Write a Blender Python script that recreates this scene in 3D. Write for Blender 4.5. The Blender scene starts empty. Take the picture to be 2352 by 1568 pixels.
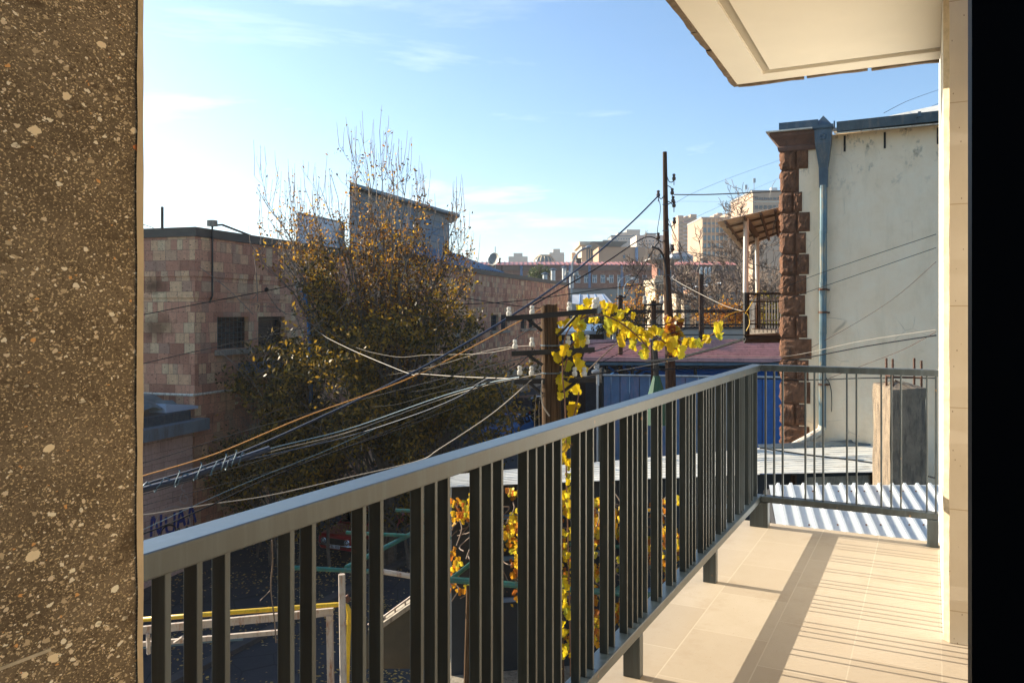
import bpy, math, random
from math import sin, cos, pi, radians, sqrt, atan2
from mathutils import Vector, Matrix
R = random.Random(7)
C = bpy.context.scene.collection
F_ = 1870.0; CX = 1176.0; HY = 717.0      # focal length and horizon of the photograph (in 2352 px wide units)
V = Vector
def P(px, py, d):                           # point of the place seen at a pixel, at depth d metres
    return V(((px-CX)*d/F_, d, (HY-py)*d/F_))
US, UC = 0.4582, 0.8889                     # balcony axes: u along the long railing, v across towards the house wall
def B(u, v, z): return V((US*u+UC*v, UC*u-US*v, z))

class Frame:
    """a local frame: origin, horizontal direction a, normal b = to the right of a"""
    def __init__(s, o, ang):                # ang: direction of a measured from +Y towards +X
        s.o = V(o); s.t = V((sin(ang), cos(ang), 0)); s.n = V((cos(ang), -sin(ang), 0))
    def p(s, a, b, z): 
        q = s.o + s.t*a + s.n*b; return V((q.x, q.y, z))
    def hit(s, px, py, b=0.0):              # where the ray of a pixel meets the plane at offset b -> (a, z)
        m = (px-CX)/F_; ox = s.o.x+s.n.x*b; oy = s.o.y+s.n.y*b
        a = (m*oy-ox)/(s.t.x-m*s.t.y); d = oy+a*s.t.y
        return a, (HY-py)*d/F_

class MB:
    def __init__(s): s.v = []; s.f = []; s.m = []; s.uvf = None
    def add(s, vs, fs, mi=0):
        k = len(s.v); s.v += [V(x) for x in vs]
        for f in fs: s.f.append([i+k for i in f]); s.m.append(mi)
        return s
    def hexa(s, p, mi=0):                   # 8 points: bottom 4 ccw, top 4
        return s.add(p, [(3,2,1,0),(4,5,6,7),(0,1,5,4),(1,2,6,5),(2,3,7,6),(3,0,4,7)], mi)
    def box(s, x0, x1, y0, y1, z0, z1, fn=None, mi=0):
        fn = fn or (lambda x,y,z: V((x,y,z)))
        return s.hexa([fn(x0,y0,z0),fn(x1,y0,z0),fn(x1,y1,z0),fn(x0,y1,z0),
                       fn(x0,y0,z1),fn(x1,y0,z1),fn(x1,y1,z1),fn(x0,y1,z1)], mi)
    def quad(s, a, b, c, d, mi=0): return s.add([a,b,c,d], [(0,1,2,3)], mi)
    def poly(s, ps, mi=0): return s.add(ps, [tuple(range(len(ps)))], mi)
    def prism(s, ps, h, mi=0):              # polygon extruded by vector h
        n = len(ps); h = V(h)
        return s.add([V(p) for p in ps]+[V(p)+h for p in ps],
            [tuple(range(n-1,-1,-1)), tuple(range(n,2*n))]+[(i,(i+1)%n,n+(i+1)%n,n+i) for i in range(n)], mi)
    def tube(s, pts, r, n=6, cap=True, mi=0, phase=0.0):
        pts = [V(p) for p in pts]; m = len(pts)
        rs = r if isinstance(r, (list, tuple)) else [r]*m
        k = len(s.v); prev = None
        for i in range(m):
            t = pts[min(i+1,m-1)]-pts[max(i-1,0)]
            t = t.normalized() if t.length > 1e-9 else V((0,0,1))
            if prev is None:
                ref = V((0,0,1)) if abs(t.z) < .9 else V((1,0,0)); x = ref.cross(t).normalized()
            else:
                x = prev-t*prev.dot(t); x = x.normalized() if x.length > 1e-6 else V((1,0,0)).cross(t).normalized()
            prev = x; y = t.cross(x)
            for j in range(n):
                q = 2*pi*j/n+phase; s.v.append(pts[i]+(x*cos(q)+y*sin(q))*rs[i])
        for i in range(m-1):
            for j in range(n):
                a = k+i*n+j; b = k+i*n+(j+1)%n
                s.f.append([a,b,b+n,a+n]); s.m.append(mi)
        if cap:
            s.f.append([k+j for j in range(n-1,-1,-1)]); s.m.append(mi)
            s.f.append([k+(m-1)*n+j for j in range(n)]); s.m.append(mi)
        return s
    def lathe(s, o, prof, n=12, axis=V((0,0,1)), mi=0):   # prof: (r, h) pairs along axis
        ax = V(axis).normalized(); o = V(o)
        ref = V((1,0,0)) if abs(ax.x) < .9 else V((0,1,0)); x = ax.cross(ref).normalized(); y = ax.cross(x)
        k = len(s.v); m = len(prof)
        for r, h in prof:
            for j in range(n):
                q = 2*pi*j/n; s.v.append(o+ax*h+(x*cos(q)+y*sin(q))*r)
        for i in range(m-1):
            for j in range(n):
                a = k+i*n+j; b = k+i*n+(j+1)%n
                s.f.append([a,b,b+n,a+n]); s.m.append(mi)
        s.f.append([k+j for j in range(n-1,-1,-1)]); s.m.append(mi)
        s.f.append([k+(m-1)*n+j for j in range(n)]); s.m.append(mi)
        return s
    def grid(s, rows, mi=0):                # rows of equal length
        k = len(s.v); n = len(rows[0])
        for r in rows: s.v += [V(p) for p in r]
        for i in range(len(rows)-1):
            for j in range(n-1):
                a = k+i*n+j; s.f.append([a,a+1,a+n+1,a+n]); s.m.append(mi)
        return s
    def corr(s, a, b, c, d, ribs, h, prof=((0,0),(.3,0),(.4,1),(.7,1),(.8,0)), nlong=6, wob=0.0, mi=0):
        """corrugated sheet: a->b across the ribs (near edge), d->c (far edge); ribs run a->d"""
        a, b, c, d = map(V, (a,b,c,d)); up = (b-a).cross(d-a).normalized()
        if up.z < 0: up = -up
        xs = [(i+x, y) for i in range(ribs) for x, y in prof]+[(ribs, prof[0][1])]
        rows = []
        for k in range(nlong+1):
            t = k/nlong; r = []
            for x, y in xs:
                w = x/ribs; p = (a.lerp(b, w)).lerp(d.lerp(c, w), t)
                r.append(p+up*(y*h+(R.uniform(-wob,wob) if wob and y == 0 else 0)))
            rows.append(r)
        return s.grid(rows, mi)
    def build(s, name, mats, parent=None, smooth=False, bevel=0, solid=0):
        me = bpy.data.meshes.new(name)
        org = V((0,0,0)); o = bpy.data.objects.new(name, me)
        if parent is not None: org = ORG[parent.name]
        elif s.v:
            xs = [p.x for p in s.v]; ys = [p.y for p in s.v]; zs = [p.z for p in s.v]
            org = V(((min(xs)+max(xs))/2, (min(ys)+max(ys))/2, min(zs)))
        me.from_pydata([tuple(p-org) for p in s.v], [], s.f)
        if not isinstance(mats, (list, tuple)): mats = [mats]
        for m in mats: me.materials.append(m)
        if len(mats) > 1: me.polygons.foreach_set('material_index', s.m)
        uv = me.uv_layers.new(name='UVMap'); co = [0.0]*(2*len(me.loops)); li = 0
        for f in s.f:
            pts = [s.v[i] for i in f]
            if s.uvf: q = [s.uvf(p) for p in pts]
            else:
                n = (pts[1]-pts[0]).cross(pts[2]-pts[0])
                if n.length < 1e-12 and len(pts) > 3: n = (pts[2]-pts[0]).cross(pts[3]-pts[0])
                if n.length > 0: n.normalize()
                if abs(n.z) < .75:
                    t = V((-n.y, n.x, 0)); t = t.normalized() if t.length > 0 else V((1,0,0))
                    q = [(p.dot(t), p.z) for p in pts]
                else: q = [(p.x, p.y) for p in pts]
            for a, b_ in q: co[li] = a; co[li+1] = b_; li += 2
        uv.data.foreach_set('uv', co)
        if smooth: me.polygons.foreach_set('use_smooth', [True]*len(me.polygons))
        me.update(); C.objects.link(o)
        if parent is not None: o.parent = parent
        else: o.location = org
        ORG[o.name] = org
        if solid:
            q = o.modifiers.new('Solidify', 'SOLIDIFY'); q.thickness = solid; q.offset = 0
        if bevel:
            q = o.modifiers.new('Bevel', 'BEVEL'); q.width = bevel; q.segments = 2; q.limit_method = 'ANGLE'
        return o
ORG = {}
def tag(o, label=None, cat=None, group=None, kind=None):
    if label: o['label'] = label
    if cat: o['category'] = cat
    if group: o['group'] = group
    if kind: o['kind'] = kind
    return o
def thing(name, loc, label, cat, group=None):
    o = bpy.data.objects.new(name, None); C.objects.link(o); o.location = V(loc); o.empty_display_size = .2
    ORG[o.name] = V(loc); return tag(o, label, cat, group)
def copy_tree(o, parent=None):
    c = o.copy(); C.objects.link(c); ORG[c.name] = ORG.get(o.name, V((0,0,0)))
    if parent is not None: c.parent = parent
    for ch in list(o.children): copy_tree(ch, c)
    return c
def smoothpts(pts, k=6):                    # Catmull-Rom through points
    pts = [V(p) for p in pts]
    if len(pts) < 3: return [pts[0].lerp(pts[-1], i/k) for i in range(k+1)]
    out = []
    for i in range(len(pts)-1):
        p0 = pts[max(i-1,0)]; p1 = pts[i]; p2 = pts[i+1]; p3 = pts[min(i+2,len(pts)-1)]
        for j in range(k):
            t = j/k
            out.append(.5*((2*p1)+(p2-p0)*t+(2*p0-5*p1+4*p2-p3)*t*t+(3*p1-p0-3*p2+p3)*t**3))
    out.append(pts[-1]); return out

# ---------------------------------------------------------------- materials
class NT:
    def __init__(s, name):
        s.m = bpy.data.materials.new(name); s.m.use_nodes = True; s.t = s.m.node_tree
        s.b = s.t.nodes['Principled BSDF']; s.out = s.t.nodes['Material Output']; s._uv = None; s._ob = None
    def n(s, ty, **kw):
        x = s.t.nodes.new(ty)
        for k, v in kw.items():
            if k[0] == 'i' and k[1:].isdigit(): s.set(x.inputs[int(k[1:])], v)
            elif k in ('Scale','Detail','Roughness','Distortion','W','Randomness','Factor','Strength','Distance','Vector','Height','Color','Value','Fac'): s.set(x.inputs[k], v)
            else: setattr(x, k, v)
        return x
    def set(s, inp, v):
        if isinstance(v, bpy.types.NodeSocket): s.t.links.new(v, inp)
        elif isinstance(v, bpy.types.Node): s.t.links.new(v.outputs[0], inp)
        else:
            if isinstance(v, (tuple, list)) and len(v) == 3 and inp.type == 'RGBA': v = (*v, 1)
            inp.default_value = v
    def uv(s):
        if not s._uv: s._uv = s.n('ShaderNodeUVMap').outputs[0]
        return s._uv
    def obj(s):
        if not s._ob: s._ob = s.n('ShaderNodeTexCoord').outputs['Object']
        return s._ob
    def map(s, vec, scale=(1,1,1), rot=(0,0,0), loc=(0,0,0)):
        x = s.n('ShaderNodeMapping'); s.set(x.inputs[0], vec); x.inputs[1].default_value = loc; x.inputs[2].default_value = rot; x.inputs[3].default_value = scale
        return x.outputs[0]
    def noise(s, vec, scale, detail=4, rough=.6, dist=0):
        x = s.n('ShaderNodeTexNoise', Scale=scale, Detail=detail, Roughness=rough, Distortion=dist); s.set(x.inputs['Vector'], vec); return x.outputs[0]
    def vor(s, vec, scale, feature='F1', out='Distance', rand=1.0):
        x = s.n('ShaderNodeTexVoronoi', feature=feature, Scale=scale, Randomness=rand); s.set(x.inputs['Vector'], vec); return x.outputs[out]
    def ramp(s, fac, stops, interp='LINEAR'):
        x = s.n('ShaderNodeValToRGB'); s.set(x.inputs[0], fac); e = x.color_ramp; e.interpolation = interp
        while len(e.elements) < len(stops): e.elements.new(0.5)
        for k, (p, c) in zip(e.elements, stops):
            k.position = p; k.color = (c, c, c, 1) if isinstance(c, (int, float)) else (*c, 1)
        return x.outputs[0]
    def mix(s, fac, a, b, mode='MIX'):
        x = s.n('ShaderNodeMix', data_type='RGBA', blend_type=mode); s.set(x.inputs[0], fac); s.set(x.inputs[6], a); s.set(x.inputs[7], b); return x.outputs[2]
    def math(s, op, a, b=0.0, clamp=False):
        x = s.n('ShaderNodeMath', operation=op, use_clamp=clamp); s.set(x.inputs[0], a); s.set(x.inputs[1], b); return x.outputs[0]
    def sep(s, vec):
        x = s.n('ShaderNodeSeparateXYZ'); s.set(x.inputs[0], vec); return x.outputs
    def bump(s, h, strength=.3, dist=.01):
        x = s.n('ShaderNodeBump', Strength=strength, Distance=dist, Height=h); s.set(s.b.inputs['Normal'], x.outputs[0])
    def col(s, c): s.set(s.b.inputs['Base Color'], c)
    def prop(s, rough=None, metal=None, spec=None):
        if rough is not None: s.set(s.b.inputs['Roughness'], rough)
        if metal is not None: s.set(s.b.inputs['Metallic'], metal)
        if spec is not None: s.set(s.b.inputs['Specular IOR Level'], spec)
def mk(name, col, rough=.75, metal=0.0, var=.2, scale=3.0, bump=.15, bd=.01, spec=None, dirt=None):
    t = NT(name); n = t.noise(t.obj(), scale, 6, .65)
    c = t.ramp(n, [(.25, tuple(x*(1-var) for x in col)), (.75, tuple(min(1, x*(1+var)) for x in col))])
    if dirt:
        n2 = t.noise(t.map(t.obj(), (1,1,.25)), scale*2.3, 5, .7)
        c = t.mix(t.ramp(n2, [(.5, 0), (.72, 1)]), c, dirt)
    t.col(c); t.prop(rough, metal, spec)
    if bump: t.bump(t.noise(t.obj(), scale*9, 5, .6), bump, bd)
    return t.m
def flat(name, col, rough=.6, metal=0.0, spec=None):
    t = NT(name); t.col(col); t.prop(rough, metal, spec); return t.m
def leafmat(name, stops, trans=.45, rough=.5, scale=None):
    t = NT(name); g = t.n('ShaderNodeNewGeometry')
    c = t.ramp(g.outputs['Random Per Island'], stops)
    v = t.noise(t.obj(), scale or 14, 3, .6); c = t.mix(t.ramp(v, [(.3, .0), (.7, .35)]), c, (.12,.07,.02), 'MULTIPLY') if scale else c
    t.col(c); t.prop(rough, spec=.3)
    tr = t.n('ShaderNodeBsdfTranslucent'); t.set(tr.inputs[0], c)
    ad = t.n('ShaderNodeMixShader'); ad.inputs[0].default_value = trans
    t.t.links.new(t.b.outputs[0], ad.inputs[1]); t.t.links.new(tr.outputs[0], ad.inputs[2]); t.t.links.new(ad.outputs[0], t.out.inputs[0])
    return t.m
M = {}
# dark tuff of the pillar: brown ground mass with pale, orange and dark inclusions
def basalt():
    t = NT('speckled_tuff'); w0 = t.map(t.obj(), (1,.8,1.25), (.35,.2,0))
    nz = t.n('ShaderNodeTexNoise', Scale=190.0, Detail=3.0); t.set(nz.inputs['Vector'], w0)
    vm = t.n('ShaderNodeVectorMath', operation='MULTIPLY_ADD'); t.set(vm.inputs[0], nz.outputs[1]); vm.inputs[1].default_value = (.007,.007,.007); t.set(vm.inputs[2], w0); w = vm.outputs[0]
    base = t.ramp(t.noise(w, 10, 8, .75), [(.3, (.112,.078,.044)), (.5, (.178,.126,.072)), (.75, (.27,.195,.115))])
    patch = t.ramp(t.noise(w0, 3.5, 4, .6), [(.35,.55),(.65,1)])
    def spk(c, sc, amt, pal):
        cell = t.vor(w, sc, out='Color'); dist = t.vor(w, sc); cs = t.sep(cell)
        m = t.math('LESS_THAN', dist, t.math('MULTIPLY', t.math('MULTIPLY', t.math('SUBTRACT', cs[0], 1-amt), .55/amt), patch))
        return t.mix(m, c, t.ramp(cs[1], pal, 'CONSTANT'))
    lt = [(0,(.55,.41,.24)),(.35,(.74,.58,.37)),(.7,(.90,.77,.54)),(.96,(.75,.38,.13))]
    c = t.mix(t.ramp(t.noise(w0, 420, 2), [(.56,0),(.66,.8)]), base, (.78,.57,.30))
    c = t.mix(t.ramp(t.noise(w0, 330, 2), [(.58,0),(.66,.75)]), c, (.075,.045,.022))
    c = spk(c, 250, .55, lt); c = spk(c, 130, .42, lt)
    c = spk(c, 66, .085, [(0,(.90,.70,.42)),(.5,(.97,.84,.58)),(.80,(.90,.55,.16)),(.9,(.85,.27,.08))])
    c = spk(c, 28, .022, [(0,(.95,.76,.47)),(.5,(.98,.88,.66)),(.8,(.9,.33,.1))])
    dk = t.noise(t.map(t.obj(), (2,2,6)), 5, 5, .65); c = t.mix(t.ramp(dk, [(.60,0),(.68,.8)]), c, (.09,.058,.03))
    t.col(c); t.prop(.85, spec=.2); t.bump(t.math('ADD', t.noise(w, 160, 4), t.noise(w0, 420, 2)), .5, .0015)
    return t.m
M['tuff_dark'] = basalt()
def tuffwall(name, stops, bw=.50, rh=.37, pits=.9, streak=.35, mort=(.10,.07,.055), soot=()):
    t = NT(name); uv = t.uv(); br = t.n('ShaderNodeTexBrick', offset=.37, offset_frequency=2, squash=.55, squash_frequency=3)
    s_ = t.sep(uv); row = t.math('FLOOR', t.math('DIVIDE', s_[1], rh)); cw = t.n('ShaderNodeCombineXYZ'); t.set(cw.inputs[0], t.math('MULTIPLY', s_[0], .8)); t.set(cw.inputs[1], t.math('MULTIPLY', row, 3.71)); wob = t.noise(cw.outputs[0], 1.0, 2)
    cb = t.n('ShaderNodeCombineXYZ'); t.set(cb.inputs[0], t.math('ADD', s_[0], t.math('MULTIPLY', wob, .9))); t.set(cb.inputs[1], s_[1])
    t.set(br.inputs[0], cb.outputs[0]); t.set(br.inputs['Scale'], 1.0)
    br.inputs['Color1'].default_value = (0,0,0,1); br.inputs['Color2'].default_value = (1,1,1,1)
    br.inputs['Mortar'].default_value = (.5,.5,.5,1); br.inputs['Mortar Size'].default_value = .006; br.inputs['Bias'].default_value = 0
    br.inputs['Brick Width'].default_value = bw; br.inputs['Row Height'].default_value = rh
    c = t.ramp(br.outputs[0], stops)
    c = t.mix(t.ramp(t.noise(uv, 7, 6, .7), [(.3,0),(.75,.45)]), c, tuple(x*.55 for x in stops[0][1]))
    pn = t.noise(t.map(uv, (1,1.5,1)), 11, 3, .6); c = t.mix(t.math('MULTIPLY', t.ramp(pn, [(.625,0),(.65,1)]), pits), c, (.075,.03,.022))
    sn = t.noise(t.map(uv, (2.2,.16,1)), 2.0, 5, .65); c = t.mix(t.ramp(sn, [(.5,0),(.78,streak)]), c, (.06,.04,.032))
    c = t.mix(t.ramp(t.noise(t.map(uv, (3,.35,1)), 1.3, 4), [(.6,0),(.75,.5*streak)]), c, (.5,.3,.2))
    c = t.mix(t.math('MULTIPLY', br.outputs[1], .75), c, mort)
    for (su,sz,rx,rz,am) in soot:
        d = t.map(uv, (1/rx,1/rz,0), (0,0,0), (-su/rx,-sz/rz,0)); ln = t.n('ShaderNodeVectorMath', operation='LENGTH'); t.set(ln.inputs[0], d)
        c = t.mix(t.math('MULTIPLY', t.ramp(t.math('ADD', ln.outputs['Value'], t.math('MULTIPLY', t.noise(uv, 2.5, 5), .8)), [(.55,1),(1.0,.25),(1.5 if False else 1.0,0)]), am), c, (.075,.035,.015))
    t.col(c); t.prop(.9, spec=.15)
    t.bump(t.math('SUBTRACT', t.math('MULTIPLY', pn, -.6), br.outputs[1]), .35, .012)
    return t.m
TW = [(0,(.42,.185,.115)),(.2,(.58,.27,.165)),(.45,(.68,.33,.205)),(.62,(.74,.40,.235)),(.8,(.86,.53,.29)),(.9,(.46,.26,.18)),(1,(.95,.68,.38))]
M['tuff_pink'] = tuffwall('pink_tuff', TW, soot=[(21.15,.95,1.0,.55,.85),(21.0,-.55,1.3,.9,.7)])
M['tuff_low'] = tuffwall('pink_tuff_annex', [(0,(.52,.35,.28)),(.6,(.64,.44,.35)),(1,(.57,.39,.32))], 1.1, .36, .5, .3)
M['brick_far'] = tuffwall('brown_tuff', [(0,(.29,.135,.095)),(.5,(.35,.165,.115)),(1,(.40,.20,.14))], .8, .4, .2, .3)
# painted steel of the railing
def paint(name, col, rough, rust=(.3,.16,.06)):
    t = NT(name); sn = t.noise(t.map(t.obj(), (9,9,.7)), 3, 5, .7)
    c = t.mix(t.ramp(sn, [(.45,0),(.8,.55)]), col, tuple(min(1,x*3.2+.02) for x in col))
    c = t.mix(t.ramp(t.noise(t.map(t.obj(), (5,5,1.5)), 5, 6, .7), [(.70,0),(.76,.5)]), c, rust)
    c = t.mix(t.math('MULTIPLY', t.ramp(t.vor(t.obj(), 16), [(.07,.9),(.13,0)]), t.ramp(t.noise(t.obj(), 2.0, 3), [(.52,0),(.60,1)])), c, rust)
    t.col(c); t.prop(t.ramp(sn, [(.3,rough-.06),(.8,rough+.12)]), .30, .8); t.b.inputs['Coat Weight'].default_value = .45; t.b.inputs['Coat Roughness'].default_value = .42; t.bump(t.noise(t.obj(), 60, 3), .05, .002); return t.m
M['rail'] = paint('grey_painted_steel', (.020,.033,.043), .36)
M['blackalu'] = flat('black_aluminium', (.004,.004,.005), .6, spec=.1)
# balcony floor tiles
def tiles():
    t = NT('stone_floor_tiles'); uv = t.uv(); br = t.n('ShaderNodeTexBrick', offset=.5)
    t.set(br.inputs[0], uv); t.set(br.inputs['Scale'], 1.0)
    br.inputs['Color1'].default_value = (.1,.1,.1,1); br.inputs['Color2'].default_value = (.9,.9,.9,1); br.inputs['Mortar'].default_value = (.5,.5,.5,1)
    br.inputs['Mortar Size'].default_value = .0028; br.inputs['Brick Width'].default_value = .52; br.inputs['Row Height'].default_value = .326; br.inputs['Mortar Smooth'].default_value = .2
    c = t.ramp(br.outputs[0], [(0,(.375,.312,.235)),(.5,(.42,.352,.268)),(1,(.455,.388,.30))])
    c = t.mix(t.ramp(t.noise(t.map(uv,(1,1.5,1)), 5, 7, .7), [(.35,0),(.8,.4)]), c, (.35,.28,.19))
    c = t.mix(t.ramp(t.noise(uv, 70, 3, .7), [(.6,0),(.75,.4)]), c, (.36,.26,.16))
    c = t.mix(t.ramp(t.vor(uv, 26), [(.03,.8),(.06,0)]), c, (.2,.14,.09))
    st = t.noise(uv, 2.2, 5, .7); c = t.mix(t.ramp(st, [(.55,0),(.72,.5)]), c, (.3,.22,.14))
    c = t.mix(t.math('MULTIPLY', br.outputs[1], .8), c, (.50,.43,.33))
    t.col(c); t.prop(.62, spec=.3); t.bump(t.math('ADD', t.noise(uv, 180, 3), t.math('MULTIPLY', br.outputs[1], 1.5)), .25, .0012); return t.m
M['tiles'] = tiles()
M['stucco'] = mk('cream_stucco', (.86,.80,.69), .9, var=.05, scale=1.5, bump=.12, bd=.002)
M['stucco_shade'] = mk('groove_shade_stucco', (.42,.37,.29), .85, var=.08, scale=2, bump=.1, bd=.002)  # stucco of the groove, with the shade of the recess put into its colour
M['whitewall'] = mk('white_render', (.82,.78,.70), .9, var=.05, scale=3, bump=.15, bd=.003)
def travert():
    t = NT('beige_limestone'); n = t.noise(t.map(t.obj(), (1,1,.5)), 4, 7, .65)
    c = t.ramp(n, [(.25,(.66,.60,.51)),(.5,(.73,.67,.58)),(.8,(.79,.74,.65))])
    c = t.mix(t.ramp(t.vor(t.map(t.obj(),(1,1,.6)), 38), [(.05,.8),(.11,0)]), c, (.22,.14,.07))
    z = t.sep(t.obj())[2]; j = t.math('ABSOLUTE', t.math('SUBTRACT', t.math('FRACT', t.math('MULTIPLY', t.math('ADD', z, .29), 2.33)), .5))
    c = t.mix(t.math('GREATER_THAN', j, .496), c, (.5,.4,.27))
    t.col(c); t.prop(.75, spec=.3); t.bump(n, .2, .004); return t.m
M['limestone'] = travert()
M['ledge_tuff'] = mk('rough_cladding_edge', (.17,.125,.085), .95, var=.45, scale=25, bump=.6, bd=.004)
M['concrete'] = mk('weathered_concrete', (.34,.29,.22), .95, var=.4, scale=7, bump=.9, bd=.015, dirt=(.13,.105,.08))
def plaster():
    t = NT('cream_plaster'); uv = t.uv()
    c = t.ramp(t.noise(uv, 1.6, 7, .68), [(.25,(.88,.68,.45)),(.5,(.96,.775,.55)),(.75,(.97,.83,.62))])
    c = t.mix(t.ramp(t.noise(t.map(uv,(3,.5,1)), 1.1, 6, .7), [(.5,0),(.8,.4)]), c, (.58,.45,.27))
    wp = t.mix(.25, uv, t.n('ShaderNodeTexNoise', Scale=2.5, Detail=5.0).outputs[1])
    cr = t.vor(wp, 2.3, 'DISTANCE_TO_EDGE'); crm = t.math('MULTIPLY', t.ramp(cr, [(.0,1),(.012,0)]), t.ramp(t.noise(uv, 1.2, 3), [(.52,0),(.68,.5)]))
    c = t.mix(crm, c, (.2,.15,.1))
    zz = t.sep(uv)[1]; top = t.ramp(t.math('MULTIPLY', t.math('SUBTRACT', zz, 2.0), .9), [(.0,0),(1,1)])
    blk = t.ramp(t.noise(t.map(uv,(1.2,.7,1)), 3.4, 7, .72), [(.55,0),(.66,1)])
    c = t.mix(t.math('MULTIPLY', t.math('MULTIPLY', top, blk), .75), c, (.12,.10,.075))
    t.col(c); t.prop(.92, spec=.15); t.bump(t.math('ADD', t.noise(uv, 9, 7, .6), t.math('MULTIPLY', crm, -1.5)), .5, .02); return t.m
M['plaster'] = plaster()
M['quoin'] = mk('rough_brown_tuff', (.26,.12,.062), .95, var=.55, scale=6, bump=1.0, bd=.07, dirt=(.085,.048,.033))
M['cornice'] = mk('brown_stone_cornice', (.16,.085,.06), .85, var=.3, scale=4, bump=.3, dirt=(.09,.06,.05))
M['zinc'] = mk('zinc_sheet', (.10,.14,.17), .42, .6, var=.25, scale=5, bump=.08, bd=.004, dirt=(.2,.2,.2))
M['pipe'] = mk('galvanised_pipe', (.42,.46,.48), .42, .5, var=.22, scale=4, bump=.05, dirt=(.38,.26,.14))
M['oldpaint'] = mk('flaking_white_paint', (.66,.60,.48), .8, var=.2, scale=6, bump=.3, dirt=(.22,.10,.05))
M['rustbar'] = mk('rusty_steel', (.13,.06,.035), .85, .2, var=.5, scale=30, bump=.5, bd=.004)
M['sheet'] = mk('pale_grey_steel_sheet', (.74,.71,.62), .5, .05, var=.1, scale=2, bump=.04, dirt=(.50,.45,.36))
M['sheetblue'] = mk('zinc_white_roof_sheet', (.68,.71,.71), .32, .25, var=.06, scale=3, bump=.03)
M['redsheet'] = mk('red_roof_sheet', (.50,.24,.20), .55, .1, var=.2, scale=1.5, bump=.05, dirt=(.25,.11,.09))
M['bluepanel'] = mk('blue_painted_panel', (.09,.20,.35), .5, .1, var=.3, scale=1.2, bump=.08, dirt=(.26,.24,.36))
M['bluemetal'] = mk('bright_blue_steel', (.02,.15,.45), .45, var=.2, scale=3, bump=.05)
M['bluepole'] = mk('blue_painted_pole', (.02,.16,.40), .5, var=.25, scale=6, bump=.1)
M['yellow'] = mk('yellow_paint', (.72,.45,.02), .45, var=.12, scale=8, bump=.08, dirt=(.45,.27,.03))
M['rustwhite'] = mk('rusted_white_paint', (.46,.39,.32), .7, var=.15, scale=7, bump=.2, dirt=(.26,.10,.04))
M['green'] = mk('green_painted_pipe', (.015,.12,.10), .45, var=.3, scale=8, bump=.1, dirt=(.10,.07,.05))
M['darkmetal'] = mk('dark_iron', (.022,.020,.019), .6, .3, var=.35, scale=10, bump=.15)
M['porcelain'] = mk('white_porcelain', (.60,.56,.48), .22, var=.08, scale=12, bump=0)
M['brownglaze'] = flat('brown_glaze', (.06,.035,.02), .25)
def wood(name, c0, c1, lo=.04):
    t = NT(name); w = t.map(t.obj(), (16,16,.8)); n = t.noise(w, 2.2, 7, .65, .4)
    c = t.ramp(n, [(.3,(lo,lo*.68,lo*.42)),(.5,c0),(.75,c1)])
    c = t.mix(t.ramp(t.noise(t.map(t.obj(),(34,34,.5)), 1.6, 3), [(.60,0),(.66,1)]), c, (.012,.008,.005))
    t.col(c); t.prop(.85, spec=.15); t.bump(n, .8, .012); return t.m
M['polewood'] = wood('weathered_pole_wood', (.075,.042,.021), (.17,.105,.052), .025)
M['darkwood'] = wood('dark_creosoted_wood', (.06,.035,.022), (.12,.07,.045), .025)
def asphalt():
    t = NT('asphalt_with_leaf_litter'); o = t.map(t.obj(), (1,1,.0))
    c = t.ramp(t.noise(o, .8, 7, .7), [(.3,(.028,.031,.036)),(.75,(.058,.06,.064))])
    c = t.mix(t.ramp(t.noise(o, 40, 2), [(.5,0),(.7,.4)]), c, (.09,.09,.09))
    c = t.mix(t.ramp(t.vor(o, .5, 'DISTANCE_TO_EDGE'), [(0,.8),(.012,0)]), c, (.015,.015,.015))
    t.col(c); t.prop(.85, spec=.3); t.bump(t.noise(o, 60, 3), .4, .01); return t.m
M['asphalt'] = asphalt()
M['earth'] = mk('dry_ground', (.16,.135,.10), .95, var=.3, scale=.05, bump=.2)
M['bark'] = mk('grey_bark', (.13,.105,.08), .9, var=.4, scale=9, bump=.5, bd=.01)
M['twig'] = mk('pale_twig', (.17,.12,.085), .8, var=.3, scale=4, bump=0)
M['leaf_autumn'] = leafmat('autumn_leaves', [(0,(.05,.03,.008)),(.35,(.12,.055,.012)),(.55,(.26,.105,.015)),(.72,(.56,.24,.02)),(.88,(.80,.42,.03)),(1,(.9,.56,.05))], .5)
M['leaf_olive'] = leafmat('olive_leaves', [(0,(.03,.03,.008)),(.4,(.08,.06,.012)),(.7,(.26,.15,.015)),(1,(.44,.25,.02))], .4)
M['leaf_grape'] = leafmat('yellow_grape_leaves', [(0,(.50,.30,.012)),(.2,(.66,.45,.012)),(.6,(.76,.56,.014)),(.85,(.82,.64,.04)),(.92,(.34,.34,.03)),(1,(.46,.44,.04))], .5, .38)
M['leaf_vine'] = leafmat('vine_leaves', [(0,(.30,.09,.02)),(.2,(.52,.17,.02)),(.4,(.66,.33,.02)),(.65,(.80,.52,.02)),(.85,(.86,.62,.05)),(1,(.30,.30,.03))], .5)
M['leaf_orange'] = leafmat('orange_leaves', [(0,(.45,.14,.02)),(.5,(.62,.27,.03)),(1,(.75,.42,.05))], .5)
M['leaf_litter'] = leafmat('fallen_leaves', [(0,(.18,.10,.03)),(.5,(.48,.31,.08)),(.85,(.62,.42,.10)),(1,(.65,.55,.3))], .1)
M['conifer'] = leafmat('conifer_needles', [(0,(.05,.075,.02)),(1,(.14,.16,.04))], .2)
M['glass'] = flat('dark_window_glass', (.012,.016,.020), .12, spec=.6)
M['glassblue'] = flat('blue_window_glass', (.05,.13,.19), .15, spec=.7)
M['wframe'] = mk('white_window_frame', (.72,.72,.70), .5, var=.05, bump=0)
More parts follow.
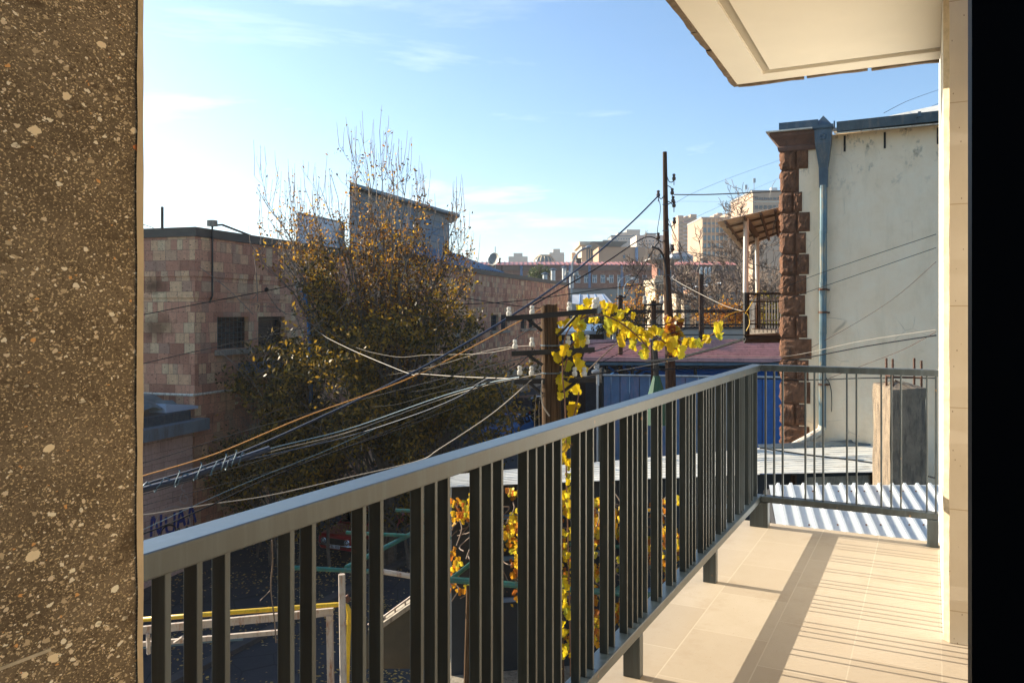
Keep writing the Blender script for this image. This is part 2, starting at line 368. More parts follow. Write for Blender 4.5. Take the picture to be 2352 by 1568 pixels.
M['black'] = flat('black_rubber', (.012,.012,.012), .7)
M['cable'] = flat('black_cable', (.014,.015,.018), .8, spec=.1)
M['cableblue'] = flat('blue_black_cable', (.008,.018,.042), .5)
M['cablepale'] = flat('pale_cable', (.32,.27,.21), .5)
M['cableorange'] = flat('orange_cable', (.62,.27,.05), .5)
M['cablecyan'] = flat('grey_blue_cable', (.07,.13,.17), .5)
M['chrome'] = flat('chrome', (.75,.78,.80), .12, 1.0)
M['headglass'] = flat('lamp_glass', (.55,.60,.62), .08, .3)
M['redlamp'] = flat('red_tail_lamp', (.45,.02,.015), .2)
GZ0 = -9.3
# ================================================================ THE BALCONY
ZF = -1.40                                  # floor level below the eye
fl = MB(); fl.uvf = None
fl.hexa([B(-1.0,-1.13,ZF-.18),B(5.60,-1.13,ZF-.18),B(5.60,.30,ZF-.18),B(-1.0,.30,ZF-.18),
         B(-1.0,-1.13,ZF),B(5.60,-1.13,ZF),B(5.60,.30,ZF),B(-1.0,.30,ZF)])
fl.uvf = lambda p: ((US*p.x+UC*p.y)-3.84+.52*20, (UC*p.x-US*p.y)+.943+.326*8)
tag(fl.build('balcony_floor', M['tiles']), 'sunlit beige stone tile floor of the balcony with railing shadows', 'floor', kind='structure')

# railing -------------------------------------------------------
rail = thing('balcony_railing', B(5.49,-1.02,ZF), 'dark grey steel balcony railing with unevenly spaced flat bars', 'railing')
def bb(u0,u1,v0,v1,z0,z1): return MB().box(u0,u1,v0,v1,z0,z1,B)
bb(.50,5.525,-1.057,-.99,-.3825,-.3425).build('top_rail', M['rail'], rail, bevel=.004)
bb(5.460,5.525,-.9895,.036,-.3825,-.3425).build('top_rail', M['rail'], rail, bevel=.004)
bb(.50,5.525,-1.057,-.99,-1.2365,-1.1965).build('bottom_rail', M['rail'], rail, bevel=.004)
bb(5.460,5.525,-.9895,.036,-1.2365,-1.1965).build('bottom_rail', M['rail'], rail, bevel=.004)
for u in (1.75, 2.983, 4.215):
    bb(u,u+.045,-1.057,-.99,ZF,-1.2365).build('leg', M['rail'], rail, bevel=.003)
bb(5.455,5.53,-1.06,-.945,ZF,-1.2365).build('leg', M['rail'], rail, bevel=.003)
bb(5.455,5.53,-.025,.036,ZF,-1.2365).build('leg', M['rail'], rail, bevel=.003)
Z8 = [500+x/2.3756 for x in (285,570,820,1400,1595)]
Z1 = [1300+x/1.824 for x in (113,232,510,605,693,910,988,1060)]
Z2 = [1900+x/1.824 for x in (140,200,257,313,370,497,540,590,690,735,823,860,893,925,960,1032,1060,1132,1158)]
Z3 = [2540+x/5.2278 for x in (163,228,291,357,510,568,620,675,735,858,908,955,1075,1115,1225,1265,1305,1405,1437,1478,1563)]
for x in Z8+Z1+Z2+Z3:
    a = (x/1.63265-CX)/F_; d = 1.0085/(US-UC*a); u = d*(UC+US*a)
    bb(u-.001,u+.011,-1.0385,-1.0085,-1.1965,-.3825).build('baluster', M['rail'], rail, bevel=.0015)
for x in (373,445,517,708,784,858,1058,1138,1347,1430,1512,1730,1806):
    a = ((2700+x/2.2405)/1.63265-CX)/F_; d = 5.478/(UC+US*a); v = d*(UC*a-US)
    bb(5.478,5.508,v,v+.010,-1.1965,-.3825).build('baluster', M['rail'], rail, bevel=.0015)

# stone pillar at the left ------------------------------------------------
pil = thing('stone_pillar', B(.0,-.95,ZF), 'speckled dark brown stone pillar filling the left edge', 'pillar')
pb = MB(); pb.box(-1.0,.5912,-1.13,-.75,ZF,1.60,B)
pb.build('pillar_body', M['tuff_dark'], pil)
rr = random.Random(3); zs = [ZF+i*.05 for i in range(61)]
tm = MB()
ro = [[B(.592+rr.uniform(-.0008,.0008),-.7478,z) for z in zs],[B(.5845+rr.uniform(-.0010,.0010),-.7478,z) for z in zs]]
tm.grid(ro); tm.grid([[B(.592,-1.13,z) for z in zs], ro[0]]); tm.build('edge_trim', mk('cut_stone_edge', (.58,.43,.25), .9, var=.2, scale=14, bump=.3, bd=.003), pil)
jm = MB(); jz = lambda u: -1.00+.0*u
pts = [(-.05+.06*i) for i in range(10)]
for i in range(9):
    if i in (4,): continue
    w = rr.uniform(.0012,.0022)
    jm.hexa([B(pts[i],-.7497,-.322-w),B(pts[i+1],-.7497,-.322-w+rr.uniform(-.0007,.0007)),B(pts[i+1],-.7483,-.322-w),B(pts[i],-.7483,-.322-w),
             B(pts[i],-.7497,-.322+w),B(pts[i+1],-.7497,-.322+w),B(pts[i+1],-.7483,-.322+w),B(pts[i],-.7483,-.322+w)])
jm.build('mortar_joint', mk('pale_mortar', (.50,.40,.26), .9, var=.3, scale=60), pil)
tag(MB().box(-1.20,-1.0,-1.13,1.0,ZF-.2,1.9,B).box(-1.6,.45,-9,-1.135,GZ0,7,B).build('house_wall', M['tuff_dark']), 'dark stone house wall closing the balcony behind the camera', 'wall')

# house wall at the right with window opening ------------------------------
hw = thing('house_wall', B(5.0,.15,ZF), 'sunlit white house wall with a limestone window reveal at right', 'wall')
MB().box(3.945,6.3,.044,.30,ZF-.6,6.5,B).build('wall', M['whitewall'], hw)
ed = MB(); zs = [ZF+.002+i*.06 for i in range(75)]; rr = random.Random(5)
e0 = [B(3.944,.0438,z) for z in zs]; e1 = [B(3.914+rr.uniform(-.002,.002),.0665+rr.uniform(-.0012,.0012),z) for z in zs]
e2 = [B(3.914,.62,z) for z in zs]
ed.grid([e0,e1]); ed.build('slab_edge', mk('rough_limestone_edge', (.55,.43,.27), .9, var=.3, scale=22, bump=.5, bd=.004), hw)
MB().grid([e1,e2]).build('reveal', M['limestone'], hw)
MB().box(.56,3.913,.36,.38,ZF+.08,1.75,B).build('bounce_panel', mk('cream_bounce_panel', (.38,.32,.24), .85, var=.05, bump=0), hw)  # unseen reflector added to bounce warm light onto the pillar
wf = thing('window_frame', B(.5,.4,ZF), 'black window frame very close at the right edge', 'window frame')
MB().box(.50,.553,.0191,.13,ZF,1.9,B).build('stile', M['blackalu'], wf)
MB().box(.515,.54,.131,1.0,ZF,1.9,B).build('pane', M['blackalu'], wf)

# ceiling slab of the balcony above -----------------------------------------
ce = thing('balcony_ceiling', B(2.5,-.4,1.45), 'cream underside of the balcony above with a recessed border line', 'ceiling')
zc = 1.449
def strip(ps, z0, z1, name, m):
    MB().prism([B(u,v,z0) for u,v in ps], (0,0,z1-z0)).build(name, m, ce)
def lv(u): return -1.10+(5.27-u)*.0245       # outer edge runs slightly askew
o0 = [(-1.3,lv(-1.3)),(5.27,-1.10),(5.27,.043)]
g0 = [(-1.3,-.80),(5.108,-.914),(5.108,.043)]
g1 = [(-1.3,-.745),(5.034,-.861),(5.034,.043)]
strip([o0[0],o0[1],g0[1],g0[0]], zc, zc+.09, 'soffit_border', M['stucco'])
strip([o0[1],o0[2],g0[2],g0[1]], zc, zc+.0895, 'soffit_border', M['stucco'])
strip([(u,v) for u,v in [g0[0],g0[1],g1[1],g1[0]]], zc+.018, zc+.088, 'soffit_groove', M['stucco_shade'])
strip([(u,v) for u,v in [g0[1],g0[2],g1[2],g1[1]]], zc+.018, zc+.0875, 'soffit_groove', M['stucco_shade'])
strip([g1[0],g1[1],g1[2],(-1.3,.043)], zc+.001, zc+.087, 'soffit_panel', M['stucco'])
strip([(-1.3,lv(-1.3)),(5.27,-1.10),(5.27,.043),(-1.3,.043)], zc+.0905, zc+.30, 'slab', M['concrete'])
rr = random.Random(9); u = -1.2; cl = MB()
while u < 5.27:
    L = min(rr.uniform(.30,.62), 5.303-u); dz = rr.uniform(.004,.016); w = rr.uniform(.026,.036); n = 6
    row0 = []; row1 = []; row2 = []
    for i in range(n+1):
        q = u+L*i/n; j = rr.uniform(-.004,.004)
        row0.append(B(q,lv(q)-.0005,zc-dz+j)); row1.append(B(q,lv(q)-w+rr.uniform(-.004,.004),zc-dz+j)); row2.append(B(q,lv(q)-w,zc+.28))
    cl.grid([[p+V((0,0,.06)) for p in row0],row0,row1,row2]); u += L+rr.uniform(.006,.014)
v = -1.10
while v < .0:
    L = min(rr.uniform(.22,.42), .04-v); dz = rr.uniform(.003,.012); w = rr.uniform(.022,.032); n = 5
    row0 = []; row1 = []; row2 = []
    for i in range(n+1):
        q = v+L*i/n; j = rr.uniform(-.003,.003)
        row0.append(B(5.2705,q,zc-dz+j)); row1.append(B(5.27+w+rr.uniform(-.003,.003),q,zc-dz+j)); row2.append(B(5.27+w,q,zc+.28))
    cl.grid([[p+V((0,0,.06)) for p in row0],row0,row1,row2]); v += L+rr.uniform(.008,.03)
cl.build('stone_cladding', M['ledge_tuff'], ce)
# ================================================================ GROUND
GZ = -9.0
def g(y): 
    return GZ if y <= 29 else GZ+.068*(y-29) if y <= 64 else -6.62+.012*(y-64) if y < 320 else -3.55+.02*(y-320)
gm = MB()
ys = [-60, -10, 10, 20, 29, 34, 40, 46, 52, 58, 64, 80, 120, 200, 320, 700, 1400, 4500]
xs = [-3500, -600, -120, -40, -20, -10, 0, 10, 20, 40, 120, 600, 3500]
gm.grid([[V((x,y,g(y))) for x in xs] for y in ys]); gm.f = [f[::-1] for f in gm.f] if False else gm.f
gr = tag(gm.build('ground', M['asphalt']), 'dark asphalt street and yard far below the balcony', 'ground', kind='structure')

# ================================================================ PINK TUFF BUILDING (left)
A_ = radians(17.3); D0 = 29.0
FT = Frame(((455-CX)/F_*D0, D0, 0), A_)        # a: along the street wall, b>0: towards the street
M['barmetal'] = flat('dark_teal_bars', (.05,.085,.10), .5)
tb = thing('tuff_building', FT.p(25,-5,GZ), 'long low building of pink and brown tuff blocks with dark parapet', 'building')
S = D0/25.0
lev = [(GZ-.5, -3.80, -.14), (-3.80, .515, -.08), (.515, 1.28, -.04), (1.28, 2.69, 0.0)]
EA = 57.0
wins = [(503,575,728,803),(597,658,728,797),(1042,1064,722,760),(1072,1093,722,759),(1130,1147,722,757),(1153,1168,722,757),(1198,1211,722,755),(1216,1229,722,754)]
W = []
for x0,x1,y0,y1 in wins:
    a0, zt = FT.hit(x0,y0); a1, _ = FT.hit(x1,y1); W.append((a0,a1))
for a in (7.6, 10.0, 13.2, 15.6, 18.8, 21.2): W.append((a, a+1.9))
W.sort(); ZW1 = -.18; ZW0 = -1.38
wall = MB()
for z0,z1,b in lev:
    if z0 < ZW0 and z1 > ZW1:                      # the storey with window openings
        cuts = [0]+[q for ab in W for q in ab]+[EA]
        wall.box(0,EA,-12,b,z0,ZW0,FT.p); wall.box(0,EA,-12,b,ZW1,z1,FT.p)
        for i in range(0,len(cuts)-1,2): wall.box(cuts[i],cuts[i+1],-3,b,ZW0,ZW1,FT.p)
        wall.box(0,EA,-12,-3,ZW0,ZW1,FT.p)
    else: wall.box(0 if b else 0,EA,-12,b,z0,z1,FT.p)
# the short end face sits a little proud at each band, like the long wall
for z0,z1,b in lev: wall.box(-.16-b*0-(.0 if b<-.1 else .0)+abs(b),.0005,-12+.002,b-.002,z0+.001,z1-.001,FT.p)
wall.build('wall', M['tuff_pink'], tb)
for i,(a0,a1) in enumerate(W):
    fr = MB(); y = -.32
    for q in ((a0,a0+.09),(a1-.09,a1)): fr.box(q[0],q[1],y-.06,y+.05,ZW0,ZW1,FT.p)
    fr.box(a0+.09,a1-.09,y-.06,y+.05,ZW1-.11,ZW1,FT.p); fr.box(a0+.09,a1-.09,y-.06,y+.05,ZW0,ZW0+.08,FT.p)
    fo = fr.build('window', mk('brown_window_frame', (.045,.028,.02), .7, bump=0) if i == 0 else bpy.data.materials['brown_window_frame'], tb)
    MB().quad(FT.p(a0,y-.07,ZW0),FT.p(a1,y-.07,ZW0),FT.p(a1,y-.07,ZW1),FT.p(a0,y-.07,ZW1)).build('pane', M['glass'], fo)
    if i != 1:
        gb = MB(); k = 8 if a1-a0 > 1.4 else 5
        for j in range(1,k): q = a0+(a1-a0)*j/k; gb.tube([FT.p(q,y+.07,ZW0),FT.p(q,y+.07,ZW1)],.011,4)
        for j in range(1,6): z = ZW0+(ZW1-ZW0)*j/6; gb.tube([FT.p(a0,y+.075,z),FT.p(a1,y+.075,z)],.011,4)
        gb.build('window_bars', M['barmetal'], fo)
    MB().box(a0-.15,a1+.15,-.0795,.10,ZW0-.22,ZW0-.015,FT.p).build('window_sill', M['concrete'], fo)
MB().box(-.22,EA+.05,-12.1,.07,2.69,3.02,FT.p).build('parapet', mk('dark_parapet_metal', (.075,.058,.042), .6, .2, var=.2, scale=.5, bump=.05, bd=.01), tb)
MB().box(-.0,EA,-11.9,-.2,2.6,2.8,FT.p).build('roof', M['concrete'], tb)
lb = MB(); zl = -2.92
lb.tube([FT.p(-.30,-9,zl),FT.p(-.30,.03,zl),FT.p(4.5,.05,zl-.02)],.05,6); lb.build('rail_pipe', M['oldpaint'], tb)
MB().box(16,EA-.3,-.139,.10,GZ,-4.6,FT.p).build('plinth', M['concrete'], tb)
MB().box(2.4,5.2,-.075,.75,-2.45,-2.35,FT.p).build('awning', M['darkmetal'], tb)
MB().prism([FT.p(2.4,-.075,-2.349),FT.p(2.4,.30,-2.349),FT.p(2.4,-.075,-1.95)], FT.t*2.8).build('awning', mk('faded_blue_awning', (.03,.055,.09), .7), tb)
# small metal lamp pipe and conduit on the corner
a_, z_ = FT.hit(486,520,.1); a2,z2 = FT.hit(565,538,.1)
cp = MB(); cp.tube([FT.p(a_,.13,z_),FT.p(a_,.13,.6),FT.p(a_-.02,.02,.35)],.035,6)
cp.build('conduit', M['darkmetal'], tb)
cb = MB(); cb.box(a_-.13,a_+.13,.0,.26,z_,z_+.22,FT.p); cb.build('conduit_box', M['concrete'], tb)
cb = MB(); cb.tube([FT.p(a_+.1,.1,z_+.05),FT.p(a_+.6,.1,z_+.12),FT.p(a2+1.3,-.1,z2-.1)],.04,6); cb.build('conduit', M['darkmetal'], tb)
# annex with graffiti -------------------------------------------------------
an = thing('annex_wall', FT.p(-8,0,GZ), 'pale tuff annex wall with blue graffiti below the grey metal ledge', 'wall')
zl = (HY-985)*D0/F_
AW = MB(); AW.box(-16,-.25,-7,-.03,GZ-.5,zl,FT.p); AW.build('wall', M['tuff_low'], an)
AW = MB(); AW.box(-16.1,.10,-7,.42,zl+.002,zl+.40,FT.p); AW.build('ledge', mk('grey_metal_ledge', (.20,.25,.28), .55, .3, var=.2, scale=1.5, bump=.05, dirt=(.16,.15,.15)), an)
AW = MB(); AW.box(-16.1,-.45,-6.9,.05,zl+.402,zl+.72,FT.p); AW.build('roof_kerb', M['zinc'], an)
rr = random.Random(31); rows = []
for i in range(26):
    a = -16+15.3*i/25; r = []
    for j in range(14):
        b = -4.5+4.3*j/13; h = .85*max(0,1-abs((b+2.2)/2.3)**2)*(1-.35*(i/25)**6)
        r.append(FT.p(a+rr.uniform(-.1,.1), b, zl+.74+h+rr.uniform(-.07,.10)))
    rows.append(r)
tp = MB(); tp.grid(rows)
tag(tp.build('tarpaulin', mk('dusty_grey_tarpaulin', (.13,.17,.175), .55, var=.4, scale=2, bump=.5, bd=.05)), 'crumpled grey blue tarpaulin on the annex roof', 'tarpaulin')
gl = MB(); gl.hexa([FT.p(-1.5,-.8,zl+.74),FT.p(.0,-.5,zl+.74),FT.p(.0,.0,zl+.74),FT.p(-1.5,-.1,zl+.74),
                    FT.p(-1.5,-.8,zl+1.06),FT.p(.0,-.5,zl+.86),FT.p(.0,.0,zl+.84),FT.p(-1.5,-.1,zl+1.04)])
tag(gl.build('plastic_sheet', flat('pale_plastic', (.42,.50,.60), .25)), 'pale plastic sheet at the edge of the annex ledge', 'sheet')
# graffiti: strokes of paint lying on the wall
def stroke(px, w, mat, name, par, b=-.012):
    m = MB(); q = [FT.hit(x,y,-.03) for x,y in px]
    pts = smoothpts([V((a,0,z)) for a,z in q], 6); k = len(pts)
    for i in range(k-1):
        p, r = pts[i], pts[i+1]; d = (r-p).normalized(); n = V((-d.z,0,d.x))*w
        m.quad(FT.p((p-n).x,b,(p-n).z),FT.p((r-n).x,b,(r-n).z),FT.p((r+n).x,b,(r+n).z),FT.p((p+n).x,b,(p+n).z))
    return m.build(name, mat, par)
gb_ = mk('blue_spray_paint', (.015,.03,.22), .6, var=.35, scale=7, bump=0); gk = flat('black_spray_paint', (.02,.018,.02), .6); gw = mk('pale_spray_paint', (.52,.42,.38), .8, var=.1, bump=0)
NL = [[(346,1232),(350,1186),(366,1226),(369,1181)],[(380,1186),(382,1218),(392,1222),(399,1214),(400,1176)],[(407,1212),(414,1172),(424,1206)],[(409,1197),(421,1194)],[(431,1204),(438,1163),(449,1199)]]
for i,s_ in enumerate(NL): stroke(s_, .06, gb_, 'graffiti_letter', an, -.012-.001*i)
for i,s_ in enumerate([[(367,1236),(372,1215),(388,1205),(402,1212),(398,1236)],[(399,1232),(408,1213),(418,1225),(428,1209),(436,1222),(444,1212)],[(380,1236),(388,1222),(396,1236)]]): stroke(s_, .028, gk, 'graffiti_letter', an, -.006-.0006*i)
for i,s_ in enumerate([[(352,1215),(365,1180),(395,1163),(425,1172),(437,1205)],[(418,1130),(412,1148),(424,1156),(430,1145),(422,1136)],[(420,1108),(415,1122),(424,1128)]]): stroke(s_, .03, gw, 'graffiti_letter', an, -.0022-.0006*i)

# roof furniture ------------------------------------------------------------
def flue(px, ytop, label, dd):
    a, z = FT.hit(px, ytop, -2.0); z0 = 2.8; r = .24
    t = thing('flue_pipe', FT.p(a,-2.0,z0), label, 'flue', 'steel flues on the tuff roof')
    MB().lathe(FT.p(a,-2.0,z0), [(r,0),(r,(z-z0)*.48),(r*1.05,(z-z0)*.49),(r*1.05,(z-z0)*.51),(r,(z-z0)*.52),(r,z-z0-.25)], 14).build('pipe', M['pipe'], t, smooth=False)
    MB().lathe(FT.p(a,-2.0,z-.22), [(.02,0),(r*1.75,.02),(r*1.6,.06),(.04,.24)], 14).build('cap', M['zinc'], t)
    q = MB()
    for k in range(3): q.tube([FT.p(a+r*.9*cos(k*2.1),-2+r*.9*sin(k*2.1),z-.30),FT.p(a+r*.9*cos(k*2.1),-2+r*.9*sin(k*2.1),z-.19)],.02,4)
    q.build('bracket', M['zinc'], t)
flue(1252, 625, 'shortest capped steel flue, leftmost on the roof end', 1); flue(1270.5, 615.5, 'tall capped steel flue behind the short left one', 1)
flue(1296, 610.5, 'tallest capped steel flue with a seam at mid height', 1); flue(1313, 624.5, 'small steel flue next to the street lamp pole', 1)
# satellite dish with mast
a, z = FT.hit(1137.5, 597, -1.0)
sd_ = thing('satellite_dish', FT.p(a,-1.0,2.8), 'white satellite dish on a thin mast on the tuff roof', 'satellite dish')
MB().tube([FT.p(a,-1.0,2.7),FT.p(a,-1.0,z+1.05)],.03,6).build('mast', M['pipe'], sd_)
ax = V((-.55,-.80,.22)).normalized()
MB().lathe(FT.p(a,-1.0,z)+ax*.10, [(.02,0),(.25,.02),(.42,.075),(.52,.14),(.535,.14),(.43,.06),(.25,.0),(.02,-.02)], 20, ax).build('dish', M['porcelain'], sd_, smooth=True)
MB().tube([FT.p(a,-1.0,z-.5),FT.p(a,-1.0,z-.35)+ax*.6],.015,5).lathe(FT.p(a,-1.0,z-.35)+ax*.6,[(.04,0),(.04,.1)],8,ax).build('feed_arm', M['zinc'], sd_)
MB().tube([FT.p(a,-1.0,z-.4),FT.p(a+.6,-1.0,z-.5),FT.p(a+1.5,-.9,z-.65)],.02,4).tube([FT.p(a+1.4,-.9,z-1.0),FT.p(a+1.4,-.9,z-.35)],.035,5).tube([FT.p(a+1.2,-.9,z-.75),FT.p(a+1.8,-.9,z-.8)],.03,5).build('bracket', M['darkmetal'], sd_)
# antenna stub at the left
a, z = FT.hit(372.5, 475, -3.0)
at = thing('roof_antenna', FT.p(a,-3,2.8), 'dark stub pole with wires on the left end of the parapet', 'antenna')
MB().tube([FT.p(a,-3,2.7),FT.p(a,-3,z)],.055,6).build('pole', M['darkmetal'], at)
MB().tube(smoothpts([FT.p(a-4,-3,z-.75),FT.p(a-.9,-3,z-.8),FT.p(a-.1,-3,z-1.05)],4),.014,4).tube(smoothpts([FT.p(a,-3,z-.9),FT.p(a+.4,-3,z-1.0),FT.p(a+.55,-3,z-1.2)],4),.03,4).build('wire', M['cable'], at)
# white roof box behind the tree
FR = FT
a0, zt = FT.hit(683,487,-4.0); a1, zt1 = FT.hit(792,481,-4.0); _, zb = FT.hit(683,572,-4.0)
wb = thing('roof_cabin', FT.p((a0+a1)/2,-6,2.8), 'white flat roofed cabin on the tuff roof left of the shed', 'cabin')
vw = V((-.26,.966,0))*4
MB().prism([FT.p(a0,-4,2.75),FT.p(a1,-4,2.75),FT.p(a1,-4,zt-.1),FT.p(a0,-4,zt-.1)],vw).build('wall', mk('white_cabin_panel', (.62,.65,.70), .6, var=.06, scale=1, bump=.03), wb)
MB().prism([FT.p(a0-.03,-3.97,zt-.099),FT.p(a1+.03,-3.97,zt-.099),FT.p(a1+.03,-3.97,zt),FT.p(a0-.03,-3.97,zt)],vw*1.01).build('roof', M['zinc'], wb)
q = MB()
for j in range(1,4): z = 2.75+(zt-2.85)*j/4; q.box(a0+.02,a1-.02,-3.999,-3.985,z,z+.025,FT.p)
q.build('panel_joint', M['zinc'], wb)
for px in (722, 768):
    aa, zz = FT.hit(px, 478, -5.5)
    pl = MB(); pl.lathe(FT.p(aa,-5.5,zt+.002), [(.5,0),(.55,.12),(.45,.2),(.2,.3),(.02,.34)], 10); pl.build('roof_vent', M['darkmetal'], wb)
# rooftop shed with sloping roof
bs = -3.2
a0, zl_ = FT.hit(803,432,bs); a1, zr_ = FT.hit(1032,496,bs); zb = 2.75
sh = thing('rooftop_shed', FT.p((a0+a1)/2,-6,2.8), 'grey blue boarded shed with single slope roof behind the tree', 'shed')
m = MB(); m.prism([FT.p(a0,bs,zb),FT.p(a1,bs,zb),FT.p(a1,bs,zr_),FT.p(a0,bs,zl_)], V((-.20,.98,0))*4.5)
def shedmat():
    t = NT('patched_blue_grey_boards'); uv = t.uv(); s_ = t.sep(uv)
    pn = t.n('ShaderNodeTexBrick', offset=.4); t.set(pn.inputs[0], uv); t.set(pn.inputs['Scale'], 1.0); pn.inputs['Brick Width'].default_value = 2.1; pn.inputs['Row Height'].default_value = .5; pn.inputs['Mortar Size'].default_value = .02
    pn.inputs['Color1'].default_value = (.10,.17,.25,1); pn.inputs['Color2'].default_value = (.25,.235,.215,1); pn.inputs['Mortar'].default_value = (.05,.06,.07,1)
    c = t.mix(t.ramp(t.noise(t.map(uv,(1,2.5,1)), 1.6, 5, .7), [(.48,0),(.56,.85)]), pn.outputs[0], (.27,.24,.21))
    t.col(c); t.prop(.7); t.bump(t.noise(uv, 6), .3, .02); return t.m
m.build('wall', shedmat(), sh)
m = MB(); off = V((-.20,.98,0))*5; dz = V((0,0,.02)); sl = (zr_-zl_)/(a1-a0)
m.prism([FT.p(a0-.9,bs+.5,zl_-sl*.9+.02),FT.p(a1+.9,bs+.5,zr_+sl*.9+.02),FT.p(a1+.9,bs+.5,zr_+sl*.9+.20),FT.p(a0-.9,bs+.5,zl_-sl*.9+.20)], off); m.build('roof', M['zinc'], sh)
b2 = -1.2
al, zA = FT.hit(905,560,bs); ar, zB = FT.hit(1032,575,bs)
pA = FT.p(al-1,bs+.02,4.45); pB = FT.p(a1+.3,bs+.02,4.45); pC = FT.p(a1+3.9,-.1,3.05); pD = FT.p(al-1,-.1,3.05)
m = MB(); m.corr(pD,pC,pB,pA,26,.07,nlong=3); m.build('lean_to_roof', mk('blue_corrugated_roof', (.10,.17,.26), .45, .3, var=.3, scale=1, bump=.05), sh)
# ================================================================ NEIGHBOUR HOUSE (right)
NA = radians(26)                            # its gable wall, seen nearly parallel to the sun
FN = Frame(((1797-CX)/F_*15.45, 15.45, 0), pi/2+NA)   # a: along the wall to the right (coming nearer); b>0: towards camera? (n = right of a)
# for this frame n points away from the sky side: right of a is towards the camera
def nh(px,py,b=0.0): return FN.hit(px,py,b)
nb = thing('neighbour_house', FN.p(3,-3,-3), 'cream plastered house wall with brown stone quoins and a downpipe', 'house')
aE = 9.0; zt0 = nh(1797,330)[1]; zb = -9
MB().box(.30,aE,-7,0,zb,3.28,FN.p).build('wall', M['plaster'], nb)
rr = random.Random(12)
ysq = [345,392,442,489,535,584,632,677,724,776,824,874,925,975,1030]
xq  = [1857,1829,1843,1861,1852,1859,1853,1850,1855,1865,1858,1862,1852,1860,1862]
for i in range(len(ysq)-1):
    z1 = nh(1797,ysq[i])[1]; z0 = nh(1797,ysq[i+1])[1]; w = nh(xq[i],700,.05)[0]
    split = [-.02, w] if i % 2 == 1 and i not in (3,5) else [-.02, w*.52, w]
    for k in range(len(split)-1):
        m = MB(); x0 = split[k]+(.012 if k else 0); x1 = split[k+1]-.012; pr = rr.uniform(.03,.055); nx = 7; nz = 7
        def bump_(u, v):
            e = min(u,1-u,v,1-v); return (.0 if e <= 0 else pr*min(1,e*13))*rr.uniform(.45,1.0)
        rows = [[FN.p(x0+(x1-x0)*i2/nx+(rr.uniform(-.008,.008) if 0<i2<nx else 0), .012+bump_(i2/nx,j/nz), z0+.010+(z1-z0-.020)*j/nz) for i2 in range(nx+1)] for j in range(nz+1)]
        m.grid(rows)
        if k == 0:                               # the side of the corner stone, facing the sun
            rows2 = [[FN.p(x0+.0-((rr.uniform(.01,.06)) if 0<j<nz and 0<q<5 else 0), -.30*q/5+.012*(1-q/5), z0+.010+(z1-z0-.020)*j/nz) for q in range(6)] for j in range(nz+1)]
            for j in range(nz+1): rows2[j][0] = rows[j][0]
            m.grid([r[::-1] for r in rows2])
        else:
            m.grid([[r[0], r[0]-FN.n*.06] for r in rows])
        m.grid([[r[-1]-FN.n*.07, r[-1]] for r in rows])
        m.grid([[p-FN.n*.06 for p in rows[0]], rows[0]]); m.grid([rows[-1], [p-FN.n*.06 for p in rows[-1]]])
        m.build('quoin', M['quoin'], nb)
MB().box(.0,.31,-7,-.012,zb,3.15,FN.p).build('wall_core', M['quoin'], nb)
# cornice: stepped profile that oversails the left and front faces
q = MB(); xe = nh(1872,320,.1)[0]
prof = [(.06,3.03),(.10,3.05),(.12,3.11),(.08,3.14),(.19,3.24),(.28,3.30),(.31,3.34),(.31,3.38)]
for i in range(len(prof)-1):
    (p0,h0),(p1,h1) = prof[i],prof[i+1]
    pts0 = [FN.p(xe,p0*.55,h0),FN.p(-p0*.68,p0*.55,h0),FN.p(-p0*.68,-6,h0)]; pts1 = [FN.p(xe,p1*.55,h1),FN.p(-p1*.68,p1*.55,h1),FN.p(-p1*.68,-6,h1)]
    q.grid([pts0,pts1])
    q.quad(pts0[0],pts1[0],FN.p(xe,-.1,h1),FN.p(xe,-.1,h0))
q.poly([FN.p(xe,.17,3.38),FN.p(-.21,.17,3.38),FN.p(-.21,-6,3.38),FN.p(xe,-6,3.38)])
q.build('cornice', M['cornice'], nb)
MB().box(-.27,xe+.02,-6.2,.24,3.385,3.41,FN.p).build('cornice_flashing', M['sheet'], nb)
# roof: low pitched sheets rising to the back, plus eaves flashing and box gutter
r = MB(); z1 = 3.60
r.hexa([FN.p(.9,.14,3.32),FN.p(aE,.14,3.35),FN.p(aE,-7,6.0),FN.p(.9,-7,4.15),FN.p(.9,.14,3.37),FN.p(aE,.14,3.40),FN.p(aE,-7,6.06),FN.p(.9,-7,4.21)])
r.build('roof', M['sheet'], nb)
MB().hexa([FN.p(.93,.02,3.285),FN.p(aE,.02,3.30),FN.p(aE,.30,3.25),FN.p(.93,.30,3.235),FN.p(.93,.02,3.31),FN.p(aE,.02,3.325),FN.p(aE,.30,3.27),FN.p(.93,.30,3.255)]).build('eaves_flashing', M['oldpaint'], nb)
gt = MB(); g0 = .98
gt.grid([[FN.p(x,.10,z+.50*0+.02),FN.p(x,.12,z-.08),FN.p(x,.26,z-.08),FN.p(x,.29,z+.09),FN.p(x,.275,z+.09),FN.p(x,.25,z-.06),FN.p(x,.12,z-.06)] for x,z in ((g0,3.36),(3,3.39),(5,3.41),(aE,3.44))])
gt.build('gutter', M['zinc'], nb)
gt = MB(); gt.box(-.03,.66,.06,.24,3.412,3.54,FN.p); gt.build('gutter', M['zinc'], nb)
for x in (2.3,3.5,4.7,5.9):
    MB().box(x,x+.05,.02,.305,3.40,3.49,FN.p).build('gutter_bracket', M['zinc'], nb)
for x in (1.08,1.75,2.6,3.45):
    MB().box(x,x+.035,.002,.012,2.95,3.24,FN.p).box(x,x+.035,.0125,.03,3.05,3.08,FN.p).build('wall_strap', M['darkmetal'], nb)
